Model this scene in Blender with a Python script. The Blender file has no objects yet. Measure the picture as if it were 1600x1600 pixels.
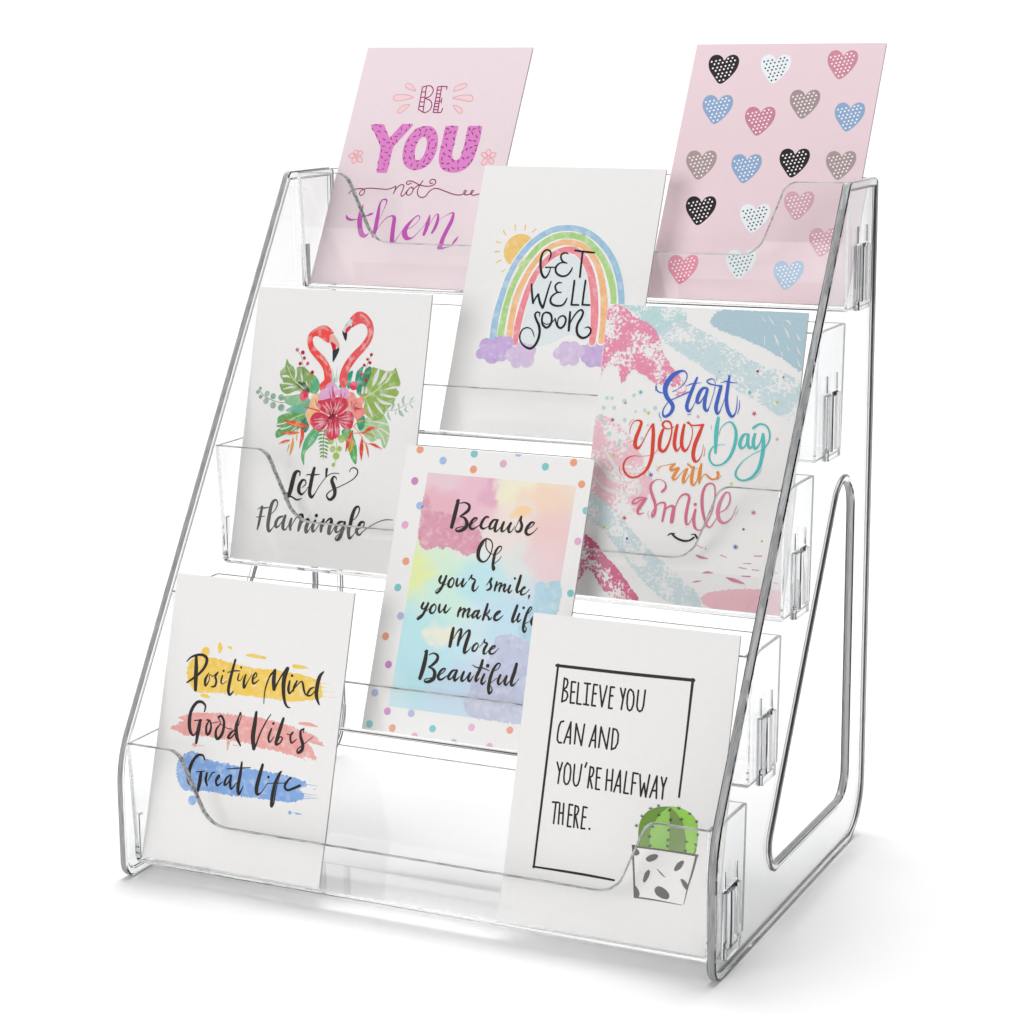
import bpy, bmesh, math, random
from mathutils import Vector, Matrix

S = bpy.context.scene
COL = S.collection
R = math.radians

# ------------------------------------------------------------------ camera
cam_d = bpy.data.cameras.new('camera')
cam = bpy.data.objects.new('camera', cam_d)
COL.objects.link(cam)
S.camera = cam
fwd = Vector((-0.4239569, 0.8813649, -0.2084622))
rgt = Vector((0.9020315, 0.4315568, -0.0098985))
upv = Vector((-0.0812391, 0.1922361, 0.9779803))
M = Matrix((rgt, upv, -fwd)).transposed().to_4x4()
M.translation = Vector((0.6459001, -0.8815431, 0.4191226))
cam.matrix_world = M
cam_d.lens = 78.37
cam_d.sensor_width = 36.0
cam_d.clip_start = 0.01
cam_d.clip_end = 100.0

# ------------------------------------------------------------------ room light
W = bpy.data.worlds.new('World')
S.world = W
W.use_nodes = True
bg = W.node_tree.nodes['Background']
bg.inputs['Color'].default_value = (0.97, 0.98, 1.0, 1)
bg.inputs['Strength'].default_value = 0.20


def softbox(name, loc, target, sx, sy, watts, col=(1, 1, 1)):
    d = bpy.data.lights.new(name, 'AREA')
    d.shape = 'RECTANGLE'
    d.size, d.size_y = sx, sy
    d.energy = watts
    d.color = col
    o = bpy.data.objects.new(name, d)
    COL.objects.link(o)
    o.location = loc
    o.rotation_euler = (Vector(target) - Vector(loc)).to_track_quat('-Z', 'Y').to_euler()
    return o


softbox('softbox_overhead', (0.05, 0.52, 1.75), (0.15, 0.08, 0), 1.3, 1.3, 34)
softbox('softbox_front', (-0.4, -2.1, 0.85), (0.15, 0.1, 0.2), 1.4, 1.2, 28)
softbox('softbox_backdrop', (-1.9, 0.9, 1.8), (-1.6, 1.5, 0.3), 1.4, 0.8, 15)

S.view_settings.view_transform = 'Standard'
S.view_settings.look = 'None'
S.view_settings.gamma = 1
S.view_settings.use_curve_mapping = False
S.view_settings.exposure = 0.0
cy = S.cycles
cy.max_bounces = 24
cy.transmission_bounces = 24
cy.glossy_bounces = 12
cy.diffuse_bounces = 4
cy.transparent_max_bounces = 16
cy.caustics_refractive = True
cy.caustics_reflective = True
cy.blur_glossy = 0.3
cy.sample_clamp_indirect = 6.0
cy.use_denoising = True


# ------------------------------------------------------------------ helpers
def srgb(h):
    v = [int(h[i:i + 2], 16) / 255 for i in (0, 2, 4)]
    return tuple((c / 12.92 if c <= 0.04045 else ((c + 0.055) / 1.055) ** 2.4) for c in v) + (1,)


def new_mat(name):
    m = bpy.data.materials.new(name)
    m.use_nodes = True
    return m, m.node_tree, m.node_tree.nodes['Principled BSDF']


def link_obj(name, me, mat=None, parent=None):
    o = bpy.data.objects.new(name, me)
    COL.objects.link(o)
    if mat is not None and not me.materials:
        me.materials.append(mat)
    if parent is not None:
        o.parent = parent
    return o


def bm_obj(name, bm, mat, parent=None, smooth=False):
    me = bpy.data.meshes.new(name)
    bm.normal_update()
    bm.to_mesh(me)
    bm.free()
    if smooth:
        for p in me.polygons:
            p.use_smooth = True
    return link_obj(name, me, mat, parent)


def tag(o, label=None, cat=None, group=None, kind=None):
    if label: o['label'] = label
    if cat: o['category'] = cat
    if group: o['group'] = group
    if kind: o['kind'] = kind
    return o


# ------------------------------------------------------------------ materials
def acrylic(name, tint, absorb, rough=0.012):
    m, nt, p = new_mat(name)
    nt.nodes.remove(p)
    out = nt.nodes['Material Output']
    g = nt.nodes.new('ShaderNodeBsdfGlass')
    g.inputs['Color'].default_value = tint
    g.inputs['IOR'].default_value = 1.46
    n = nt.nodes.new('ShaderNodeTexNoise')
    n.inputs['Scale'].default_value = 9.0
    mr = nt.nodes.new('ShaderNodeMapRange')
    mr.inputs['To Min'].default_value = rough * 0.6 if rough > 0.1 else 0.0
    mr.inputs['To Max'].default_value = rough * 1.4 if rough > 0.1 else rough
    nt.links.new(n.outputs['Fac'], mr.inputs['Value'])
    nt.links.new(mr.outputs['Result'], g.inputs['Roughness'])
    surf = g.outputs[0]
    if rough > 0.1:      # fine machining on the cut edges scatters part of the light
        d = nt.nodes.new('ShaderNodeBsdfDiffuse')
        t = nt.nodes.new('ShaderNodeBsdfTranslucent')
        d.inputs['Color'].default_value = (0.93, 0.935, 0.94, 1)
        t.inputs['Color'].default_value = (0.93, 0.935, 0.94, 1)
        m1 = nt.nodes.new('ShaderNodeMixShader')
        m2 = nt.nodes.new('ShaderNodeMixShader')
        m1.inputs[0].default_value = 0.45
        nt.links.new(d.outputs[0], m1.inputs[1])
        nt.links.new(t.outputs[0], m1.inputs[2])
        n3 = nt.nodes.new('ShaderNodeTexNoise')
        n3.inputs['Scale'].default_value = 38
        n3.inputs['Detail'].default_value = 1
        mr3 = nt.nodes.new('ShaderNodeMapRange')
        mr3.inputs['From Min'].default_value = 0.35
        mr3.inputs['From Max'].default_value = 0.62
        mr3.inputs['To Min'].default_value = 0.3
        mr3.inputs['To Max'].default_value = 0.75
        nt.links.new(n3.outputs['Fac'], mr3.inputs['Value'])
        nt.links.new(mr3.outputs['Result'], m2.inputs[0])
        nt.links.new(surf, m2.inputs[1])
        nt.links.new(m1.outputs[0], m2.inputs[2])
        surf = m2.outputs[0]
    nt.links.new(surf, out.inputs['Surface'])
    if absorb:
        v = nt.nodes.new('ShaderNodeVolumeAbsorption')
        v.inputs['Color'].default_value = (0.80, 0.805, 0.81, 1)
        v.inputs['Density'].default_value = absorb
        nt.links.new(v.outputs[0], out.inputs['Volume'])
    return m


M_PANEL = acrylic('clear_acrylic_panel', (0.975, 0.976, 0.978, 1), 100)
M_TRAY = acrylic('clear_acrylic_tray', (1, 1, 1, 1), 25)
M_PANEL_EDGE = acrylic('clear_acrylic_panel_edge', (0.99, 0.99, 0.99, 1), 40, 0.11)
M_TRAY_EDGE = acrylic('clear_acrylic_tray_edge', (1, 1, 1, 1), 15, 0.11)

M_FLOOR, nt, p = new_mat('white_studio_paper')
n = nt.nodes.new('ShaderNodeTexNoise')
n.inputs['Scale'].default_value = 3
cr = nt.nodes.new('ShaderNodeMix')
cr.data_type = 'RGBA'
cr.inputs['A'].default_value = (0.915, 0.915, 0.915, 1)
cr.inputs['B'].default_value = (0.925, 0.925, 0.925, 1)
nt.links.new(n.outputs['Fac'], cr.inputs['Factor'])
nt.links.new(cr.outputs['Result'], p.inputs['Base Color'])
p.inputs['Roughness'].default_value = 0.75
p.inputs['Specular IOR Level'].default_value = 0.2

# ------------------------------------------------------------------ studio sweep (floor curving up into the backdrop)
bm = bmesh.new()
prof = [(-1.6, 0.0), (-0.8, 0), (0, 0), (0.5, 0.0), (0.9, 0.0)]
for i in range(1, 25):
    a = i / 24 * math.pi / 2
    prof.append((0.9 + 0.9 * math.sin(a), 0.9 - 0.9 * math.cos(a)))
prof += [(1.8, 1.6), (1.8, 2.4)]
xs = [-3.0, -1.2, 0, 1.0, 2.0]
rows = [[bm.verts.new((x, y, z)) for x in xs] for y, z in prof]
for a, b in zip(rows, rows[1:]):
    for i in range(4):
        bm.faces.new((a[i], a[i + 1], b[i + 1], b[i]))
sweep = bm_obj('floor', bm, M_FLOOR, smooth=True)
tag(sweep, 'seamless white studio floor sweeping up behind the display stand', kind='structure')


# ------------------------------------------------------------------ display stand
stand = bpy.data.objects.new('card_display_stand', None)
COL.objects.link(stand)
stand.location = (0.16, 0.1, 0)
tag(stand, 'clear acrylic five tier card display stand with slanted side panels', 'display stand')
bpy.context.view_layer.update()
ST_INV = Matrix.Translation(Vector((-0.16, -0.1, 0)))


def to_stand(bm):
    bmesh.ops.transform(bm, matrix=ST_INV, verts=bm.verts)


def fillet(pts, rad, seg=8):
    """round each corner of a closed polygon with its own radius"""
    out = []
    n = len(pts)
    for i in range(n):
        p0, p1, p2 = Vector(pts[i - 1]), Vector(pts[i]), Vector(pts[(i + 1) % n])
        a, b = (p0 - p1).normalized(), (p2 - p1).normalized()
        ang = a.angle(b)
        r = rad[i]
        t = r / math.tan(ang / 2)
        c = p1 + (a + b).normalized() * (r / math.sin(ang / 2))
        s, e = p1 + a * t - c, p1 + b * t - c
        tot = s.angle(e)
        for k in range(seg + 1):
            f = k / seg
            v = (s * math.sin((1 - f) * tot) + e * math.sin(f * tot)) / math.sin(tot)
            out.append(tuple(c + v))
    return out


def inset(pts, d):
    """offset a closed outline inwards by d (outline counter-clockwise)"""
    n = len(pts)
    out = []
    for i in range(n):
        p0, p1, p2 = Vector(pts[i - 1]), Vector(pts[i]), Vector(pts[(i + 1) % n])
        e1, e2 = (p1 - p0).normalized(), (p2 - p1).normalized()
        n1, n2 = Vector((-e1.y, e1.x)), Vector((-e2.y, e2.x))
        m = (n1 + n2).normalized()
        out.append(tuple(p1 + m * (d / max(0.5, m.dot(n1)))))
    return out


D_, D1, H_, H1 = 0.2279, 0.1807, 0.3481, 0.0640
TRAY_Y0, TRAY_Z0, STEP_Y, STEP_Z = 0.0045, 0.0075, 0.04573, 0.06884
outline = fillet([(0, 0), (D_, 0), (D_, H_), (D1, H_), (0.0005, H1)], [0.009, 0.030, 0.004, 0.004, 0.055], 10)
window = fillet([(0.0677, 0.0292), (0.1975, 0.0292), (0.1975, 0.2350)], [0.011, 0.013, 0.0150], 12)
slots = []
for k in range(5):
    oy, oz = TRAY_Y0 + k * STEP_Y, TRAY_Z0 + k * STEP_Z
    slots.append([(oy + a, oz + b) for a, b in ((0.0081, 0.0002), (0.0276, 0.0002), (0.0276, 0.0333), (0.0081, 0.0333))])
    for yc in (0.0105, 0.0262):
        slots.append([(oy + a, oz + b) for a, b in ((yc - 0.0005, 0.0338), (yc + 0.0005, 0.0338), (yc + 0.0005, 0.0422), (yc - 0.0005, 0.0422))])


def side_panel(x_in, x_out, slots):
    """thick plate with a window and the slots that the trays' hooks sit in; every edge is eased"""
    bm = bmesh.new()
    sg = 1 if x_in < x_out else -1

    def loop(pts, x):
        return [bm.verts.new((x, y, z)) for y, z in pts]

    def wall(a, b):
        n = len(a)
        for i in range(n):
            bm.faces.new((a[i], a[(i + 1) % n], b[(i + 1) % n], b[i]))

    def edge_chain(pts, c, ridge, rim=0.0):
        """inner face -> eased edge -> shallow moulding ridge -> eased edge -> raised rim -> outer face"""
        face, mid = inset(pts, c + ridge), inset(pts, ridge)
        L = []
        if rim:
            for off, dep in ((rim + 0.0009, 0.0006), (rim + 0.0005, 0.00045), (rim, 0.0)):
                L.append(loop(inset(pts, off), x_in + sg * dep))
        L += [loop(face, x_in), loop(mid, x_in + sg * c)]
        if ridge:
            L.append(loop(pts, (x_in + x_out) / 2))
        L += [loop(mid, x_out - sg * c), loop(face, x_out)]
        if rim:
            for off, dep in ((rim, 0.0), (rim + 0.0003, 0.0002), (rim + 0.0006, 0.0008), (rim + 0.0010, 0.0010)):
                L.append(loop(inset(pts, off), x_out - sg * dep))
        for a, b in zip(L, L[1:]):
            before = len(bm.faces)
            wall(a, b)
            bm.faces.ensure_lookup_table()
            if ridge and abs(a[0].co.x - b[0].co.x) > 0.0011:
                for f in bm.faces[before:]:
                    f.material_index = 1
        return L[0], L[-1]

    ends = [edge_chain(outline, 0.0006, 0.00025, 0.0038), edge_chain(window[::-1], 0.0006, 0.0002, 0.0030)]
    for q in slots:
        q = q[::-1]
        a_, b_ = loop(q, x_in + sg * 0.0006), loop(q, x_out - sg * 0.0010)
        wall(a_, b_)
        ends.append((a_, b_))
    for s_ in (0, 1):
        ed = []
        for e in ends:
            l = e[s_]
            for i in range(len(l)):
                ed.append(bm.edges.get((l[i], l[(i + 1) % len(l)])))
        bmesh.ops.triangle_fill(bm, use_beauty=True, use_dissolve=False, edges=ed)
    bmesh.ops.recalc_face_normals(bm, faces=bm.faces)
    to_stand(bm)
    return bm


slim = []
for k in range(5):
    oy, oz = TRAY_Y0 + k * STEP_Y, TRAY_Z0 + k * STEP_Z
    slim.append([(oy + a, oz + b) for a, b in ((0.0081, 0.0002), (0.0118, 0.0002), (0.0118, 0.0243), (0.0081, 0.0243))])
for xi, xo, sl in ((0.3163, 0.3208, slots), (0.0019, -0.0024, slim)):
    sp_ = bm_obj('side_panel', side_panel(xi, xo, sl), M_PANEL, stand)
    sp_.data.materials.append(M_PANEL_EDGE)

# trays ------------------------------------------------------------------
XL, XR, BX, TD, TH, AY, TW = 0.0022, 0.3160, 0.0012, 0.0430, 0.0645, 0.0026, 0.0016
LIP = 0.0272


def slab(bm, quad_out, quad_in):
    """closed solid between two matching polygons"""
    n = len(quad_out)
    a = [bm.verts.new(v) for v in quad_out]
    b = [bm.verts.new(v) for v in quad_in]
    bm.faces.new(a)
    bm.faces.new(b[::-1])
    for i in range(n):
        bm.faces.new((a[i], b[i], b[(i + 1) % n], a[(i + 1) % n]))


def make_tray():
    """one moulded shell: floor, front lip with raised corners, back and ends; local z = 0 at its underside"""
    bm = bmesh.new()
    def X(side, z, off):
        s = BX * (1 - z / TH)
        return (XL + s + off) if side < 0 else (XR - s - off)
    def YF(z, off):
        return AY * (1 - z / TH) + off
    # closed horizontal rings, outer then inner, with extra columns on the front for the lip profile
    xm = (XL + XR) / 2
    hw = (XR - XL) / 2
    lip = []
    for px, pz in fillet([(0, TH), (0.0300, TH), (0.0455, LIP), (0.5, LIP), (0.5, -1), (0, -1)], [1e-5, 0.0085, 0.0150, 1e-5, 1e-5, 1e-5], 8):
        if pz > 0 and px < 0.45:
            lip.append((px, pz))
    lip = sorted(set((round(a, 6), round(b, 6)) for a, b in lip), key=lambda q: (q[0], -q[1]))
    cols = [(-hw + a, z) for a, z in lip] + [(hw - a, z) for a, z in lip[::-1]]
    cols[0] = (-hw, TH)
    cols[-1] = (hw, TH)
    def front_pt(cx, z, off):
        k = 1 - z / TH
        f = cx / hw
        return (xm + cx - f * (BX * k + off), YF(z, off), z)
    N = len(cols)
    r = 0.0012   # small chamfer where floor meets the walls
    def ring(z_fn, off, chamf=0.0):
        f = []
        for cx, z in cols:
            zz = z_fn(z)
            q = front_pt(cx, zz, off + chamf)
            f.append(q)
        zb = z_fn(TH)
        f.append((X(1, zb, off + chamf), TD - off - chamf, zb))
        f.append((X(-1, zb, off + chamf), TD - off - chamf, zb))
        return [bm.verts.new(v) for v in f]
    out_top = ring(lambda z: z - 0.0005, 0)
    top_a = ring(lambda z: z, 0.0005)
    out_bot = ring(lambda z: r, 0)
    out_und = ring(lambda z: 0.0, 0, r)
    in_top = ring(lambda z: z, TW)
    in_bot = ring(lambda z: TW + r * 0.6, TW)
    in_flr = ring(lambda z: TW, TW, r * 0.6)
    def wall(a, b):
        n = len(a)
        for i in range(n):
            bm.faces.new((a[i], a[(i + 1) % n], b[(i + 1) % n], b[i]))
    wall(out_top, top_a)
    wall(top_a, in_top)
    for f in bm.faces:
        f.material_index = 1
    wall(out_bot, out_top)
    wall(out_und, out_bot)
    wall(in_top, in_bot)
    wall(in_bot, in_flr)
    bm.faces.new(in_flr)
    bm.faces.new(out_und[::-1])
    bmesh.ops.recalc_face_normals(bm, faces=bm.faces)
    me = bpy.data.meshes.new('tray')
    bm.to_mesh(me)
    bm.free()
    return me


def make_clip(side):
    """hook of the tray that shows on the outside of the side panel: two posts and a tongue on a foot"""
    bm = bmesh.new()
    x0, x1 = (0.3164, 0.3216) if side > 0 else (0.0018, -0.0030)
    # one outline: U shape standing on a foot
    q = [(0.0085, 0.0005), (0.0272, 0.0005), (0.0272, 0.0325), (0.0242, 0.0325), (0.0242, 0.0045), (0.0212, 0.0045), (0.0212, 0.0318),
         (0.0148, 0.0318), (0.0148, 0.0045), (0.0125, 0.0045), (0.0125, 0.0325), (0.0085, 0.0325)]
    if side < 0:
        q = [(0.0084, 0.0005), (0.0115, 0.0005), (0.0115, 0.0238), (0.0084, 0.0238)]
    slab(bm, [(x0, y, z) for y, z in q], [(x1, y, z) for y, z in q])
    bmesh.ops.recalc_face_normals(bm, faces=bm.faces)
    me = bpy.data.meshes.new('clip')
    bm.to_mesh(me)
    bm.free()
    return me


tray_me = make_tray()
tray_me.materials.append(M_TRAY)
tray_me.materials.append(M_TRAY_EDGE)
clip_me = [make_clip(1), make_clip(-1)]
for k in range(5):
    t = link_obj('tray', tray_me, None, stand)
    t.location = (-0.16, TRAY_Y0 + k * STEP_Y - 0.1, TRAY_Z0 + k * STEP_Z)
    for cm in clip_me:
        link_obj('clip', cm, M_PANEL, t)

# ------------------------------------------------------------------ greeting cards
CW, CH, CT = 0.1048, 0.1462, 0.0007
CARD_POSE = [
    # origin (bottom left corner), x axis, y axis of the printed face
    ((4.8, 193.8, 286.0), (1, -0.0016, -0.0057), (0.0058, 0.4842, 0.8749)),
    ((207.2, 193.8, 286.0), (0.9999, -0.0104, 0), (0.005, 0.4808, 0.8768)),
    ((109.16, 147.6, 216.9), (1, 0.001, -0.0034), (0.0027, 0.388, 0.9217)),
    ((5.6, 101.0, 147.9), (1, 0, 0), (0.0, 0.261, 0.9653)),
    ((207.6, 101.0, 147.9), (1, -0.0023, 0.0004), (0.0003, 0.287, 0.958)),
    ((110.28, 55.2, 79.0), (1, -0.0071, 0), (0.0026, 0.3646, 0.9312)),
    ((4.9, 10.2, 10.3), (1, -0.0024, -0.0037), (0.0042, 0.2805, 0.9598)),
    ((207.6, 10.2, 10.1), (0.9999, -0.006, 0.0007), (0.0031, 0.287, 0.958)),
]


def paper(name, base, mottled=0.02):
    m, nt, p = new_mat(name)
    tc = nt.nodes.new('ShaderNodeTexCoord')
    n = nt.nodes.new('ShaderNodeTexNoise')
    n.inputs['Scale'].default_value = 260
    n.inputs['Detail'].default_value = 5
    mx = nt.nodes.new('ShaderNodeMix')
    mx.data_type = 'RGBA'
    mx.inputs['A'].default_value = tuple(c * (1 - mottled) for c in base[:3]) + (1,)
    mx.inputs['B'].default_value = tuple(min(1, c * (1 + mottled)) for c in base[:3]) + (1,)
    nt.links.new(tc.outputs['Object'], n.inputs['Vector'])
    nt.links.new(n.outputs['Fac'], mx.inputs['Factor'])
    nt.links.new(mx.outputs['Result'], p.inputs['Base Color'])
    b = nt.nodes.new('ShaderNodeBump')
    b.inputs['Strength'].default_value = 0.12
    b.inputs['Distance'].default_value = 0.0002
    n2 = nt.nodes.new('ShaderNodeTexNoise')
    n2.inputs['Scale'].default_value = 1400
    nt.links.new(tc.outputs['Object'], n2.inputs['Vector'])
    nt.links.new(n2.outputs['Fac'], b.inputs['Height'])
    nt.links.new(b.outputs['Normal'], p.inputs['Normal'])
    p.inputs['Roughness'].default_value = 0.55
    p.inputs['Specular IOR Level'].default_value = 0.3
    return m


M_WHITE = paper('white_card_stock', (0.80, 0.79, 0.775))
M_PINK = paper('blush_card_stock', (0.73, 0.615, 0.645))
M_PINK2 = paper('rose_card_stock', (0.735, 0.575, 0.61))

cards = []
LABELS = [
    'pink card lettered BE YOU not them, leaning in the top tray',
    'pink card covered in dotted hearts, leaning in the top tray',
    'white get well soon card with a watercolour rainbow, in the second tray from the top',
    "white card with two flamingos above a tropical bouquet and Let's Flamingle",
    'white card with pink and blue brush swashes lettered Start your Day with a Smile',
    'white dotted-border card with pastel watercolour panel lettered Because Of your smile',
    'white card with yellow, pink and blue brush bars lettered Positive Mind',
    'white card with a black outline frame, Believe you can text and a potted cactus',
]
for i, (o_, ex, ey) in enumerate(CARD_POSE):
    ex = Vector(ex).normalized()
    ey = Vector(ey)
    ey = (ey - ex * ey.dot(ex)).normalized()
    ez = ex.cross(ey)
    def leaf_mesh(z_top, z_back, open_by):
        """one leaf of the folded card: hinged along its left edge, opening a little towards the right"""
        bm = bmesh.new()
        v = []
        for zz in (z_back, z_top):
            v.append([bm.verts.new((x, y, zz - open_by * x / CW)) for x, y in ((0.0, 0.0), (CW, 0.0), (CW, CH), (0.0, CH))])
        bm.faces.new(v[1])
        bm.faces.new(v[0][::-1])
        for k in range(4):
            bm.faces.new((v[0][k], v[0][(k + 1) % 4], v[1][(k + 1) % 4], v[1][k]))
        return bm
    mat = M_PINK if i == 0 else M_PINK2 if i == 1 else M_WHITE
    card = bm_obj('greeting_card', leaf_mesh(0.0, -0.00032, 0.0), mat)
    bm_obj('back_leaf', leaf_mesh(-0.00034, -0.00066, 0.0006), mat, card)
    m = Matrix((ex, ey, ez)).transposed().to_4x4()
    m.translation = Vector(o_) / 1000
    card.matrix_world = m
    tag(card, LABELS[i], 'greeting card', 'greeting cards shown on the stand')
    cards.append(card)

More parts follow.
